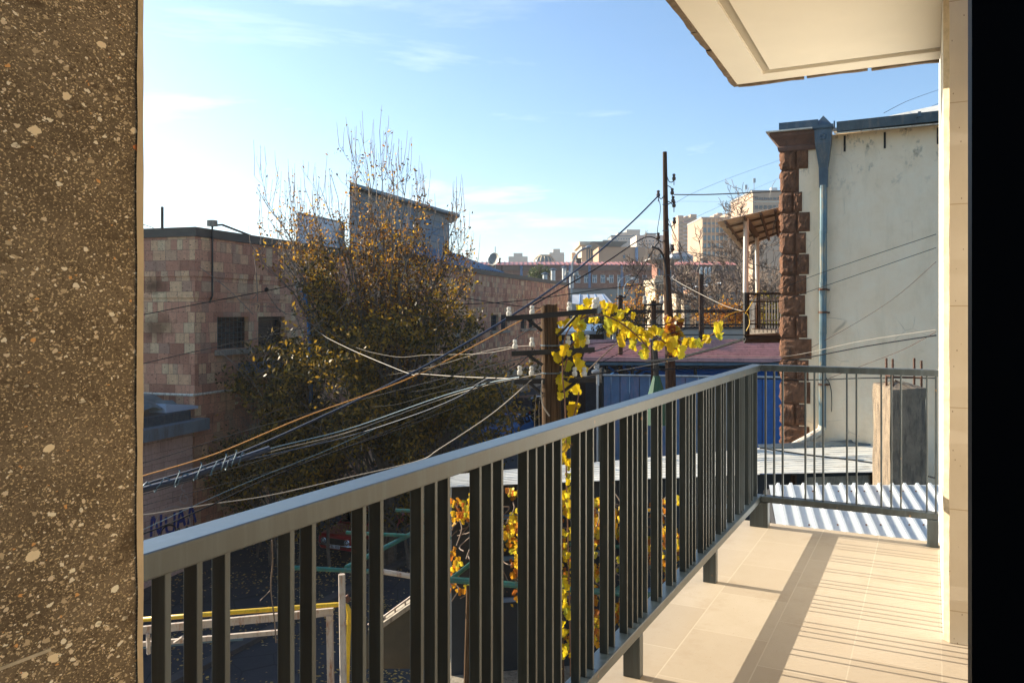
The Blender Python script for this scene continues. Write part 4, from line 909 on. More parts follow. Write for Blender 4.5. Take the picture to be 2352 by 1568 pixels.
# ================================================================ FOLIAGE TOOLS
def grape(m, c, size, rr, face=None, droop=True, k=34):
    """one lobed leaf: 5 lobes with teeth, folded along its rib"""
    n = V((rr.uniform(-.5,.5), -1+rr.uniform(-.2,.7), rr.uniform(-.4,.5))).normalized() if face is None else face
    dn = V((rr.uniform(-.5,.5), rr.uniform(-.3,.3), -1)); y = (dn-n*dn.dot(n)).normalized(); x = y.cross(n)
    ps = [c-y*size*.32]; cur = rr.uniform(-.35,.5); cup = rr.choice((-1,1,1))*rr.uniform(.2,.65)
    for i in range(k+1):
        th = -2.75+5.5*i/k
        lob = .22+.29*abs(cos(th*1.14))**.9+(.04 if i%2 else -.03)+rr.uniform(-.012,.012)
        if abs(th) > 2.4: lob *= .8
        lx, ly = sin(th)*lob*size, cos(th)*lob*size
        ps.append(c+x*lx+y*ly*1.05+n*(cup*abs(lx)-cur*(lx*lx+max(ly,0)**2)/size))
    m.add(ps, [(0,i,i+1) for i in range(1,k+1)])
def leaf4(m, c, s, rr, up=.3):
    a = V((rr.gauss(0,1),rr.gauss(0,1),rr.gauss(0,1)+up)).normalized(); b = V((rr.gauss(0,1),rr.gauss(0,1),rr.gauss(0,1))); b = (b-a*b.dot(a)).normalized()
    m.add([c-a*s*.55, c+b*s*.26, c+a*s*.55, c-b*s*.26], [(0,1,2,3)])
def leaf6(m, c, s, rr):
    a = V((rr.gauss(0,1),rr.gauss(0,1),rr.gauss(0,.8)-.5)).normalized(); b = V((rr.gauss(0,1),rr.gauss(0,1),rr.gauss(0,1))); b = (b-a*b.dot(a)).normalized(); n = a.cross(b)*s*.12
    m.add([c-a*s*.5, c-a*s*.1+b*s*.42+n, c+a*s*.12+b*s*.25, c+a*s*.5, c+a*s*.12-b*s*.25, c-a*s*.1-b*s*.42+n], [(0,1,2,3),(0,3,4,5)])

# ---- grape vine on the utility pole
rr = random.Random(77)
gv = thing('grape_vine', V((P(1300,0,10.4).x,10.4,GZ)), 'bright yellow grape vine climbing the wooden utility pole and its top crossarm', 'vine')
lm = MB()
za = [(830,470,220),(940,430,120),(700,600,200),(1100,460,120),(880,560,150),(1280,540,180),(1150,500,130),(860,790,110),(975,790,110),(380,830,150),(260,850,120),(240,980,130),(250,1130,100),(470,830,130),(570,790,170),(650,850,220),(640,950,140),(540,1090,140),(600,1190,160),(680,1070,170),(700,1230,160),(590,1300,130),(380,1290,120),(330,1370,170),(440,1420,120),(200,1500,200),(260,1500,120),(580,1510,180),(1450,660,160),(1340,780,170),(1210,820,150),(1220,950,230),(1330,930,150),(1180,650,130),(1420,800,120),(1580,580,90),(1690,700,110),(1500,920,180),(1600,880,150),(1510,1060,150),(1480,1180,220),(1680,1250,160),(1620,1040,160),(1720,940,110),(1720,1340,90),(1820,980,150),(1900,1100,180),(1960,1060,150),(1760,1100,140),(1930,1300,150),(1920,1430,200),(2080,970,140),(2180,990,150),(2050,1080,90),(2250,1250,160),(2300,1100,110),(2200,1330,90)]
zb_ = [(500,520,110),(600,575,90),(710,560,90),(740,620,90),(520,700,110),(540,790,150),(610,730,120),(690,800,100),(530,870,80),(640,1000,130),(1500,370,90),(1590,360,130),(1700,430,110),(1760,350,80),(1820,340,80),(1880,350,90),(1970,310,80),(2080,190,90),(2085,290,70),(560,1290,80),(600,1310,60)]
LS = [((2050+x/5.2267)/1.63265,(1050+y/5.2267)/1.63265,s/5.2267/1.63265) for x,y,s in za]+[((1900+x/2.6136)/1.63265,(1150+y/2.6136)/1.63265,s/2.6136/1.63265) for x,y,s in zb_]
for x,y,s in LS:
    for k in range(3 if s > 15 else 2):
        d = 10.32+rr.uniform(-.12,.30)+max(0,(x-1400)/1000); j = .38*s if k else 0
        grape(lm, P(x+rr.uniform(-j,j), y+rr.uniform(-j,j)*.8, d+(.15 if k else 0)), s*d/F_*rr.uniform(1.15,1.45)*(.75 if k else 1), rr)
for i in range(70):                           # down the pole, seen between the bars
    y = rr.uniform(960,1540); x = 1302+rr.gauss(0,8); d = 10.22+rr.uniform(-.15,.1); grape(lm, P(x,y,d), rr.uniform(.06,.13), rr)
lm.build('foliage', M['leaf_grape'], gv)
sm_ = MB()
for pts in ([(1312,1600,10.3),(1306,1300,10.25),(1300,1050,10.25),(1298,930,10.25),(1292,860,10.28),(1294,800,10.3),(1304,760,10.32),(1330,735,10.3),(1372,722,10.2),(1420,738,10.3),(1462,770,10.4),(1490,800,10.5)],[(1462,768,10.4),(1510,775,10.6),(1550,800,10.7),(1600,788,10.8),(1640,765,10.9),(1655,745,11)],[(1330,735,10.3),(1360,700,10.3),(1384,698,10.3)],[(1296,850,10.3),(1310,800,10.4),(1328,770,10.4)],[(1304,985,10.3),(1320,950,10.3),(1330,900,10.35)]):
    sm_.tube(smoothpts([P(*p) for p in pts],6),.010,5)
sm_.build('stem', mk('brown_vine_stem', (.20,.09,.04), .8, bump=.2), gv)

# ---- arbour of green pipes with autumn vine
tr = thing('pipe_arbour', V((1.5,11.5,-5.2)), 'arbour of green painted pipes below the balcony carrying the vine', 'arbour')
def pipe(a, b, r=.030, m='green', n=8): MB().tube([P(*a),P(*b)],r,n).build('pipe', M[m], tr)
pipe((660,1302,10.4),(830,1311,10.4)); pipe((880,1312,10.4),(960,1325,10.4),.036,'rustwhite'); pipe((1030,1330,10.4),(1560,1372,10.4),.042); pipe((830,1311,10.42),(880,1313,10.42),.03)
pipe((795,1303,10.5),(1040,1176,13.4),.034); pipe((1035,1330,10.5),(1215,1190,13.4),.03); pipe((1405,1362,10.5),(1560,1250,13.4),.03)
pipe((795,1222,11.8),(1560,1262,11.8),.026); pipe((908,1171,13.4),(1560,1200,13.4),.028); pipe((1030,1158,14),(1090,1160,14),.025)
pipe((785,1318,10.45),(789,1600,10.45),.044,'rustwhite'); pipe((1079,1345,10.5),(1072,1600,10.5),.045,'polewood'); pipe((1085,1114,13.5),(1086,1350,13.5),.03)
pipe((1560,1372,10.4),(1562,1650,10.4),.045)
av = thing('arbour_vine', V((1.6,11.3,-5.2)), 'orange and yellow vine foliage hanging over the green pipe arbour', 'vine')
lm = MB(); rr = random.Random(5)
for i in range(5200):
    x = rr.uniform(1030,1560); y0 = 1150-25*sin((x-1030)/90)+(-20 if x>1330 else 0); y = y0+(rr.random()**1.25)*(330 if x<1280 else 400)
    if x < 1100 and y > 1360: continue
    if x < 1270 and y > 1390: continue
    d = 10.3+rr.uniform(0,2.4)*(1-(y-1100)/700)
    if x < 1030+40*rr.random()**2 or (sin(x*.075)+sin(y*.06+x*.03)+sin(x*.021-y*.034)+rr.uniform(-.8,.8)) < .05-.4*(y<1300): continue
    grape(lm, P(x,y,d), rr.uniform(.055,.11), rr, k=16)
lm.build('foliage', M['leaf_vine'], av)
sm_ = MB()
for i in range(90):
    x = rr.uniform(1035,1550); y = rr.uniform(1180,1380); d = rr.uniform(10.4,12)
    sm_.tube(smoothpts([P(x,y,d),P(x+rr.uniform(-30,30),y-rr.uniform(10,45),d+.2),P(x+rr.uniform(-60,60),y-rr.uniform(20,80),d+.3)],4),.009,4)
sm_.tube(smoothpts([P(1075,1600,10.9),P(1080,1450,10.9),P(1110,1350,10.8),P(1150,1290,11)],5),.03,5); sm_.build('stem', M['twig'], av)

# ---- terrace, stair wall, yellow guard rail
tag(MB().box(-7.5,8.5,3.0,11.4,-5.40,-5.20).box(-1.2,8.5,11.41,12.3,-5.40,-5.205).build('terrace', M['concrete']), 'weathered concrete terrace edge under the vine arbour', 'terrace', kind='structure')
tag(MB().box(-7.3,8.4,4,11.0,GZ-.3,-5.42).box(-1.0,8.3,11.02,12.1,GZ-.3,-5.42).build('terrace_wall', M['concrete']), 'concrete retaining wall carrying the terrace', 'wall')
sw = thing('stair_wall', P(890,1480,12.6), 'sloping concrete stair wall with a thin white handrail', 'wall')
q = [P(838,1480,12.7),P(845,1446,12.7),P(882,1437,12.7),P(965,1378,12.7),P(1030,1376,12.7),P(1030,1535,12.7),P(838,1535,12.7)]
MB().prism(q,(0,.22,0)).build('wall', mk('dark_olive_concrete', (.075,.065,.045), .95, var=.25, scale=3, bump=.2), sw)
MB().hexa([p+V((0,-.03,0)) for p in (P(880,1440,12.7),P(966,1380,12.7))]+[p+V((0,.26,0)) for p in (P(966,1380,12.7),P(880,1440,12.7))]+[p+V((0,-.03,.08)) for p in (P(880,1440,12.7),P(966,1380,12.7))]+[p+V((0,.26,.08)) for p in (P(966,1380,12.7),P(880,1440,12.7))]).build('coping', M['concrete'], sw)
hr = MB(); hr.tube([P(845,1434,12.8),P(875,1420,12.8),P(968,1352,12.8)],.018,5)
for t in (.1,.35,.6,.85): a_ = P(875,1420,12.8).lerp(P(968,1352,12.8),t); hr.tube([a_,a_-V((0,0,.22))],.014,5)
hr.build('handrail', M['rustwhite'], sw)
yr = thing('guard_rail', P(600,1400,11.2), 'yellow pipe guard rail bent down at its end with rusty white channel below', 'guard rail')
yp = [P(300,1424,10.9),P(500,1408,11.0),P(700,1393,11.1),P(772,1388,11.1)]+[P(788,1387,11.1)+V((0,0,0)),P(797,1391,11.1),P(801,1400,11.1),P(802,1412,11.1)]+[P(799,1500,11.1),P(796,1640,11.1)]
MB().tube(yp,.032,10).build('pipe', M['yellow'], yr, smooth=True)
def channel(a,b,h,nm):
    a,b = P(*a),P(*b); o = MB(); k = V((0,0,h/2)); n = V((0,.05,0))
    o.hexa([a-k,b-k,b-k+n*.15,a-k+n*.15,a+k,b+k,b+k+n*.15,a+k+n*.15]); o.hexa([a+k,b+k,b+k+n,a+k+n,a+k*1.2,b+k*1.2,b+k*1.2+n,a+k*1.2+n]); o.hexa([a-k*1.2,b-k*1.2,b-k*1.2+n,a-k*1.2+n,a-k,b-k,b-k+n,a-k+n])
    o.build(nm, M['rustwhite'], yr)
channel((300,1450,11.1),(765,1405,11.25),.085,'channel'); channel((300,1482,11.2),(640,1452,11.3),.05,'channel')
MB().tube([P(300,1489,11.2),P(480,1472,11.3),P(558,1467,11.35)],.018,6).build('white_tube', M['cablecyan'], yr)
o = MB(); o.tube([P(340,1455,11.1),P(341,1500,11.2)],.03,4).tube([P(400,1475,11.15),P(430,1455,11.1)],.02,4).tube([P(345,1465,11.1),P(375,1480,11.2)],.018,4); o.build('bracing', M['rustwhite'], yr)
MB().tube([P(757,1412,11.25),P(761,1640,11.25)],.058,4,phase=pi/4).build('post', M['rustwhite'], yr)
o = MB(); o.tube([P(794,1368,11.06),P(802,1380,11.06)],.038,8).build('weld_joint', M['rustbar'], yr)
dr = MB(); dr.tube(smoothpts([P(624,1240,9.8),P(626,1290,9.9),P(622,1350,10),P(630,1420,10),P(634,1475,10)],6),.010,5).tube([P(624,1352,10),P(598,1378,10.1)],.006,4)
tag(dr.build('dry_vine_stalk', M['twig']), 'dry bare vine stalk hanging in front of the dark street', 'vine stalk')

# ================================================================ CARS
def car(loc, ang, st, paint, label, wh=.30, plate=None, W_=.80, detail=True, tail=False):
    """st: stations along the length (x from front): x, z_low, z_belt, z_top, half width, half width at top"""
    o = thing('parked_car', loc, label, 'car'); ct, s_ = cos(ang), sin(ang); base = V(loc)
    def L_(x,y,z): return base+V((x*s_+y*ct, x*ct-y*s_, z))      # x: forward, y: to the car's right
    def sec(q):
        x,zb,zm,zt,w,wt = q
        r = [(0.86*w,zb),(w*.98,zb+.10),(w,zb+.30),(w*.99,zm-.06),(w*.94,zm),(wt,zt-.05 if zt>zm+.1 else zt-.01),(wt*.80,zt),(0,zt+.012)]
        return [L_(x,y,z) for y,z in r]+[L_(x,-y,z) for y,z in r[-2::-1]]
    rows = [sec(q) for q in st]; m = MB(); m.grid(rows); m.poly(rows[0][::-1]); m.poly(rows[-1]); n = len(rows[0])
    for i in range(len(rows)-1): m.quad(rows[i][n-1],rows[i][0],rows[i+1][0],rows[i+1][n-1])
    body = m.build('body', paint, o, smooth=False)
    gi = [i for i,q in enumerate(st) if q[3] > q[2]+.1]
    i0, i1 = gi[0], gi[-1]; up = V((0,0,1))
    def lerp(a,b,t): return a+(b-a)*t
    def pane(qa,qb,t0,t1,e=.012):                       # side glass between two stations
        for sgn in (1,-1):
            pts = []
            for q,t in ((qa,t0),(qb,t1)):
                x = lerp(qa[0],qb[0],t); zm = lerp(qa[2],qb[2],t)+.03; zt = lerp(qa[3],qb[3],t)-.10; w = lerp(qa[4],qb[4],t)*.94; wt = lerp(qa[5],qb[5],t)
                f = lambda z: w+(wt-w)*max(0,(z-zm+.03))/max(.05,(zt+.05-zm+.03))
                pts.append((L_(x,sgn*(f(zm)+e),zm),L_(x,sgn*(f(zt)+e),zt)))
            g_ = MB(); g_.quad(pts[0][0],pts[1][0],pts[1][1],pts[0][1]); g_.build('side_window', M['glass'], o)
    for i in range(i0,i1): 
        if st[i][0]-st[i+1][0] > .5: pane(st[i],st[i+1],.06,.94)
    for a_,b_,nm in ((st[i0-1],st[i0],'windscreen'),(st[i1+1],st[i1],'rear_window')):
        t0,t1 = .10,.92; d = .02 if nm == 'windscreen' else -.02
        g_ = MB(); p = []
        for t in (t0,t1):
            x = lerp(a_[0],b_[0],t)+d; z = lerp(a_[3],b_[3],t)+.022; w = lerp(a_[5]*.93,b_[5]*.86,t); p.append((L_(x,-w,z),L_(x,w,z)))
        g_.quad(p[0][0],p[0][1],p[1][1],p[1][0]); g_.build(nm, M['glass'], o)
    xf, xr = st[0][0], st[-1][0]
    axs = (st[0][0]-.72, st[-1][0]+.78); ww = st[len(st)//2][4]
    for x in axs:
        for sgn in (1,-1):
            c = L_(x,sgn*(ww-.14),wh); ax = (L_(0,sgn,0)-L_(0,0,0))
            t = MB(); t.lathe(c,[(wh*.62,0),(wh*.97,.0),(wh,.03),(wh,.15),(wh*.96,.18),(wh*.62,.17)],18,ax); to = t.build('wheel', M['black'], o)
            r_ = MB(); r_.lathe(c+ax*.13,[(wh*.60,0),(wh*.62,.055),(wh*.50,.03),(wh*.2,.045),(.02,.05)],14,ax); r_.build('rim', M['chrome'], to)
    e = .012; zb = st[0][1]; zt = st[0][3]; w = st[0][4]
    def fp(x0,x1,z0,z1,nm,mat,par=o,ex=e,xx=None): 
        x = xf if xx is None else xx; s2 = 1 if xx is None else -1
        return MB().hexa([L_(x-s2*.02,x0,z0),L_(x-s2*.02,x1,z0),L_(x+s2*ex,x1,z0),L_(x+s2*ex,x0,z0),L_(x-s2*.02,x0,z1),L_(x-s2*.02,x1,z1),L_(x+s2*ex,x1,z1),L_(x+s2*ex,x0,z1)]).build(nm, mat, par)
    fp(-w*.80,w*.80,zt-.26,zt-.06,'grille',M['black'])
    for sgn in (1,-1):
        c = L_(xf+.005,sgn*w*.70,zt-.16); ax = L_(1,0,0)-L_(0,0,0)
        h = MB(); h.lathe(c,[(.105,0),(.105,.03),(.085,.035),(.07,.02),(.02,.045)],16,ax); h.build('headlight', M['headglass'], o)
        MB().lathe(c,[(.108,0),(.118,.0),(.118,.028),(.108,.032)],16,ax).build('headlight_ring', M['chrome'], o)
        fp(sgn*w*.88-.05,sgn*w*.88+.05,zt-.25,zt-.10,'tail_lamp',M['redlamp'],xx=xr)
    for xx in (None, xr):
        x = (xf+.07) if xx is None else xr-.07; d = 1 if xx is None else -1
        b_ = MB(); b_.tube(smoothpts([L_(x-d*.35,-w*1.0,zb+.16),L_(x-d*.03,-w*.92,zb+.15),L_(x,0,zb+.15),L_(x-d*.03,w*.92,zb+.15),L_(x-d*.35,w*1.0,zb+.16)],4),.05,6); b_.build('bumper', M['chrome'], o, smooth=True)
    if detail:
        for sgn in (1,-1):
            xm = (st[i0][0]+st[i1][0])/2; zm = st[i0][2]
            MB().tube([L_(xm+.12,sgn*(ww+.012),zm-.10),L_(xm-.06,sgn*(ww+.012),zm-.10)],.018,5).build('door_handle', M['chrome'], o)
            dm = MB()
            for x in (st[i0][0]+.25,xm-.15,st[i1][0]+.2): dm.box(x,x+.012,ww*.985 if sgn>0 else -ww-.004,ww+.004 if sgn>0 else -ww*.985,.30,zm-.03,L_)
            dm.build('door_seam', M['black'], o)
    return o, L_, xf, zb, w
redp = mk('dark_red_car_paint', (.34,.014,.02), .28, var=.1, scale=2, bump=0, spec=.6)
SED = [(2.02,.34,.74,.76,.72,.60),(1.95,.28,.80,.83,.78,.66),(1.2,.24,.86,.90,.80,.68),(.88,.22,.89,.93,.80,.66),(.30,.22,.90,1.37,.80,.55),(-.35,.22,.90,1.40,.80,.56),(-.95,.22,.90,1.36,.79,.54),(-1.42,.24,.88,.93,.79,.64),(-1.92,.28,.86,.89,.77,.64),(-2.0,.34,.80,.82,.72,.60)]
ca, cX = radians(23), P(771,1225,29.3).x
cc = V((cX+2.0*sin(ca),29.3+2.0*cos(ca),0)); cc.z = g(cc.y)+.02
rc, L_, xf, zb, cw_ = car(cc, ca+pi, SED, redp, 'old dark red sedan parked facing the camera, fallen leaves on its bonnet')
pl_ = MB().hexa([L_(xf+.10,-.26,zb+.05),L_(xf+.10,.26,zb+.05),L_(xf+.13,.26,zb+.05),L_(xf+.13,-.26,zb+.05),L_(xf+.10,-.26,zb+.17),L_(xf+.10,.26,zb+.17),L_(xf+.13,.26,zb+.17),L_(xf+.13,-.26,zb+.17)]).build('number_plate', mk('white_plate', (.62,.64,.66), .5, bump=0), rc)
def text(s, size, par, mat, o, xdir, zdir, name='lettering'):
    cu = bpy.data.curves.new('txt','FONT'); cu.body = s; cu.size = size; cu.align_x = 'CENTER'; cu.align_y = 'CENTER'; cu.extrude = .002
    ob = bpy.data.objects.new('txt', cu); C.objects.link(ob)
    me = bpy.data.meshes.new_from_object(ob.evaluated_get(bpy.context.evaluated_depsgraph_get()))
    bpy.data.objects.remove(ob); k = MB(); n = xdir.cross(zdir)
    k.add([o+xdir*v.co.x+zdir*v.co.y+n*v.co.z for v in me.vertices],[tuple(p.vertices) for p in me.polygons]); bpy.data.meshes.remove(me)
    return k.build(name, mat, par)
xd = (L_(0,-1,0)-L_(0,0,0)); text('37 EL 302', .125, pl_, M['black'], L_(xf+.133,0,zb+.11), -xd if False else (L_(0,1,0)-L_(0,0,0))*-1*-1 if False else xd, V((0,0,1)))
lm = MB(); rr = random.Random(6)
for i in range(150):
    x = rr.uniform(.9,1.95); y = rr.uniform(-.62,.62); c = L_(x,y,.86+.045*(1.95-x)+.05)
    leaf4(lm, c, rr.uniform(.05,.09), rr, 0)
for i in range(60): lm.add([],[]); leaf4(lm, L_(rr.uniform(-.9,.2),rr.uniform(-.5,.5),1.43), rr.uniform(.05,.08), rr, 0)
tag(lm.build('fallen_leaves', M['leaf_litter']), 'yellow leaves lying on the red car', 'leaves', kind='stuff')
SUV = [(2.2,.34,.86,.90,.80,.66),(2.05,.28,.98,1.02,.88,.76),(1.25,.24,1.04,1.10,.90,.78),(1.0,.24,1.06,1.12,.90,.76),(.25,.24,1.06,1.60,.90,.62),(-.7,.24,1.06,1.66,.90,.64),(-1.7,.24,1.06,1.60,.90,.62),(-2.05,.28,1.05,1.12,.88,.76),(-2.2,.34,.92,.96,.84,.72)]
sy = 66.0; sx = P(1335,0,sy).x
car(V((sx,sy,g(sy)+.02)), radians(20), SUV, mk('silver_blue_car_paint', (.36,.42,.48), .3, .2, var=.05, bump=0), 'silver blue car parked beyond the utility pole next to the blue panel gate', wh=.36)
sy = 55.0; sx = P(1225,0,sy).x
car(V((sx,sy,g(sy)+.02)), radians(25), SUV, mk('black_car_paint', (.010,.012,.016), .25, var=.1, bump=0), 'black car in the shade by the tuff wall left of the utility pole', wh=.36, detail=False)
sy = 48.0; sx = P(1166,0,sy).x
car(V((sx,sy,g(sy)+.02)), radians(22)+pi, SUV, mk('blue_car_paint', (.03,.12,.30), .25, var=.1, bump=0), 'blue car with sky lit roof half hidden behind the top rail', wh=.35, detail=False)

# ---- fallen leaves on the street and kerb
lm = MB(); rr = random.Random(61)
for i in range(7500):
    y = rr.uniform(17,34); px = rr.uniform(380,960); x = (px-CX)*y/F_
    den = .5+.5*sin(x*.9+y*.5)+.5*sin(y*1.3-x*.4)
    if rr.random() > .25+.55*den: continue
    c = V((x,y,g(y)+.015)); s = rr.uniform(.05,.10); q = rr.uniform(0,6.28); a_ = V((cos(q),sin(q),rr.uniform(-.25,.25)))*s*.6; b_ = V((-sin(q),cos(q),rr.uniform(-.3,.3)))*s*.35
    lm.add([c-a_,c+b_,c+a_,c-b_],[(0,1,2,3)])
tag(lm.build('fallen_leaves', M['leaf_litter']), 'carpet of fallen yellow leaves on the dark street', 'leaves', kind='stuff')
k0, k1 = V((-9.5,17,GZ)), V((-2.2,33,GZ)); dd_ = (k1-k0).normalized(); nn_ = V((-dd_.y,dd_.x,0))*.16
tag(MB().hexa([k0-nn_-V((0,0,.1)),k1-nn_-V((0,0,.1)),k1+nn_-V((0,0,.1)),k0+nn_-V((0,0,.1)),k0-nn_+V((0,0,.13)),k1-nn_+V((0,0,.13)),k1+nn_+V((0,0,.13)),k0+nn_+V((0,0,.13))]).build('kerb', mk('dark_kerb_stone', (.07,.065,.06), .9, var=.3)), 'concrete kerb crossing the leaf strewn street', 'kerb', kind='structure')

# ================================================================ TREES
def limb(m, p, d, L, r, lvl, rr, tips, pull=.10, nseg=7, wig=.16, maxl=3, kids=(4,7), spread=.75, tz=None, rmin=.008):
    pts = [p]; rs = [r]; q = V(p); d = V(d).normalized(); nodes = []
    for i in range(nseg):
        d = (d+V((rr.gauss(0,wig),rr.gauss(0,wig),rr.gauss(0,wig)))+V((0,0,pull))).normalized(); q = q+d*(L/nseg); pts.append(q); rs.append(max(rmin*.6,r*(1-.85*(i+1)/nseg))); nodes.append((V(q),V(d),rs[-1],(i+1)/nseg))
    m.tube(pts, rs, 5 if r > .04 else 4 if r > .015 else 3, cap=False)
    tips.append((pts, lvl))
    if lvl >= maxl: return
    for k in range(rr.randint(*kids)):
        n = rr.choice(nodes[1:]); s = V((rr.gauss(0,1),rr.gauss(0,1),rr.gauss(0,.5))); s = (s-n[1]*s.dot(n[1])).normalized()
        limb(m, n[0], n[1]+s*spread*rr.uniform(.5,1.2), L*rr.uniform(.35,.62)*(1.05-.4*n[3]), n[2]*rr.uniform(.5,.75), lvl+1, rr, tips, pull, max(4,nseg-1), wig, maxl, kids, spread, tz, rmin)
rr = random.Random(19)
TB = V((P(893,0,29.3).x, 29.3, g(29.3)))
mt = thing('street_tree', TB, 'large autumn tree with bare upper twigs and orange leaves against the tuff building', 'tree')
m = MB(); tips = []
m.tube([TB-V((0,0,.3)),TB+V((.05,0,1.5)),TB+V((.02,.1,3.4))],[.30,.24,.22],8)
def aim(p0, p1, r0, bow):                    # a main limb that leaves the trunk steeply and reaches p1
    c = V((p0.x+(p1.x-p0.x)*bow, p0.y+(p1.y-p0.y)*bow, p0.z+(p1.z-p0.z)*.52)); n = 14; pts = []
    for i in range(n+1):
        t = i/n; q = p0*(1-t)**2+c*2*t*(1-t)+p1*t*t; w = .05*(1 if 0<i<n else 0); pts.append(q+V((rr.gauss(0,w),rr.gauss(0,w),0)))
    m.tube(pts, [max(.010,r0*(1-t/n)**.9) for t in range(n+1)], 5, cap=False); return pts
TG = [(804,330,9.5),(838,350,9),(872,300,9.5),(905,330,9),(935,400,9),(760,400,8.5),(735,430,8),(605,450,7.5),(640,480,7),(668,470,7),(700,520,6.5),(965,430,8),(1000,490,7.5),(1035,520,7),(1065,560,6.5),(575,560,6.5),(1075,640,6),(990,560,7),(850,450,8),(900,470,8),(780,520,7.5),(940,520,7),(830,560,7),(640,600,6),(590,430,7),(615,500,7),(625,560,6),(655,540,6),(700,430,7),(1050,500,6),(1090,600,6),(1040,610,6)]
for px,py,_ in TG:
    p1 = P(px,py,29.3+rr.uniform(-2.2,2.2)); p0 = TB+V((rr.uniform(-.15,.15),rr.uniform(-.15,.15),rr.uniform(1.8,3.6)))
    pts = aim(p0, p1, rr.uniform(.085,.13), .30); tips.append((pts,0)); L0 = (p1-p0).length
    for k in range(rr.randint(14,19)):
        f = rr.uniform(.30,.97); q = pts[int(f*14)]; d = (p1-p0).normalized()
        s = V((rr.gauss(0,1),rr.gauss(0,.8),rr.uniform(0,.9))).normalized()
        limb(m, q, d*.7+s*.8, rr.uniform(.9,2.3)*(1.15-.5*f), .030*(1.3-f), 1, rr, tips, .12, 6, .13, 2, (3,5), .7, rmin=.009)
m.build('trunk', M['bark'], mt)
tw_ = MB(); lf = MB(); low = MB()
for pts, lvl in tips:                        # upright whips at the top and leaves along the twigs
    e = pts[-1]; hz = e.z
    if hz > 1.0 and rr.random() < (.8 if lvl < 2 else .16):
        L = rr.uniform(.5,1.5)*(1.0 if hz > 3 else .7); dx = rr.uniform(-.16,.16)
        tw_.tube([e, e+V((dx*L*.6,rr.uniform(-.1,.1),L*.5)), e+V((dx*L,0,L))],[.013,.009,.006],3,cap=False)
        if rr.random() < .5: leaf4(lf, e+V((dx*L*.8,0,L*rr.uniform(.6,1))), .13, rr)
    if lvl >= 1:
        core = max(0, 1-abs(e.x-TB.x+.1)/3.4)
        dens = (1.3 if hz < 2.0 else 1.0 if hz < 3.4 else .5 if hz < 4.6 else .18)*(.45+.55*core)
        if hz < -1.5: dens *= .6
        for k in range(int(3.2*dens*rr.uniform(.3,1.9)+rr.random())):
            i = rr.randrange(1,len(pts)); c = pts[i]+V((rr.gauss(0,.06),rr.gauss(0,.06),rr.gauss(0,.06)))
            for j in range(rr.randint(1,4)): leaf4(lf, c+V((rr.gauss(0,.10),rr.gauss(0,.10),rr.gauss(0,.10))), rr.uniform(.08,.15), rr)
tw_.build('fine_branching', M['twig'], mt); lf.build('crown', M['leaf_autumn'], mt)
# the leafy lower mass of the same tree and its suckers
lt = thing('street_tree', V((TB.x-1.4,30,GZ)), 'low leafy olive and ochre tree mass in the shade below the orange crown', 'tree')
m = MB(); tips = []
for k in range(17):
    px = 630+rr.random()*410; by = rr.uniform(28.6,31.5); bx = P(px,0,by).x
    limb(m, V((bx,by,GZ-.1)), V((rr.uniform(-.25,.25),rr.uniform(-.3,.3),1)), rr.uniform(5.6,8.6) if px > 720 else rr.uniform(3.2,4.8), .075, 0, rr, tips, .03, 9, .10, 2, (8,12), .8)
for px in (590,605,622,640,655,672,690,705,1035,1055):
    by = rr.uniform(28.8,30.5); bx = P(px,0,by).x
    limb(m, V((bx,by,GZ-.1)), V((rr.uniform(-.15,.15),rr.uniform(-.2,.2),1)), 3.9+(px-560)*.014 if px < 800 else rr.uniform(4,5), .06, 0, rr, tips, .03, 9, .10, 2, (8,12), .8)
m.build('trunk', M['bark'], lt)
for pts, lvl in tips:
    for k in range(14 if lvl else 7):
        i = rr.randrange(1,len(pts)); c = pts[i]+V((rr.gauss(0,.25),rr.gauss(0,.25),rr.gauss(0,.22)))
        if sin(c.x*1.7+c.z*.9)+sin(c.z*1.9-c.x*.6)+rr.uniform(-.7,.7) < -.55: continue
        for j in range(rr.randint(2,4)): leaf4(low, c+V((rr.gauss(0,.12),rr.gauss(0,.12),rr.gauss(0,.12))), rr.uniform(.11,.20), rr)
low.build('crown', M['leaf_olive'], lt)
tk = MB()
for k in range(80):
    c = P(rr.uniform(560,1080),rr.uniform(640,1020),rr.uniform(27,29)); q = V((rr.gauss(0,.7),rr.gauss(0,.3),rr.uniform(.1,1)))*rr.uniform(.7,1.9)
    tk.tube(smoothpts([c,c+q*.5+V((rr.gauss(0,.1),0,.1)),c+q],3),[.018]*3+[.014]*3+[.008],3,cap=False)
tk.build('fine_branching', M['twig'], lt)
# bare tree behind the side balcony
rr = random.Random(23)
def bare(px, d, H, label, n=7, kids=(5,8), r=.16, name='bare_tree', sp=.9, maxl=3, lean=0):
    o = V((P(px,0,d).x,d,g(d))); t = thing(name, o, label, 'tree'); m = MB(); tips = []; zb = H*.35
    m.tube([o,o+V((lean*.4,0,zb*.6)),o+V((lean,0,zb))],[r*1.2,r,r*.9],7)
    for k in range(n):
        q = 2*pi*k/n+rr.uniform(-.4,.4); s = rr.uniform(.5,1.5)
        limb(m, o+V((lean,0,zb*rr.uniform(.75,1))), V((cos(q)*s,sin(q)*s*.7,.8)), H*rr.uniform(.45,.62), r*.5, 0, rr, tips, .05, 8, .16, maxl, kids, sp, rmin=.028)
    m.build('trunk', M['twig'], t); return t, tips
bare(1745, 52, 14.5, 'dense bare branched tree behind the side balcony and canopy', 12, (6,9))
bare(1735, 60, 14.0, 'bare tree left of the canopy against the tower block', 7, (4,6))
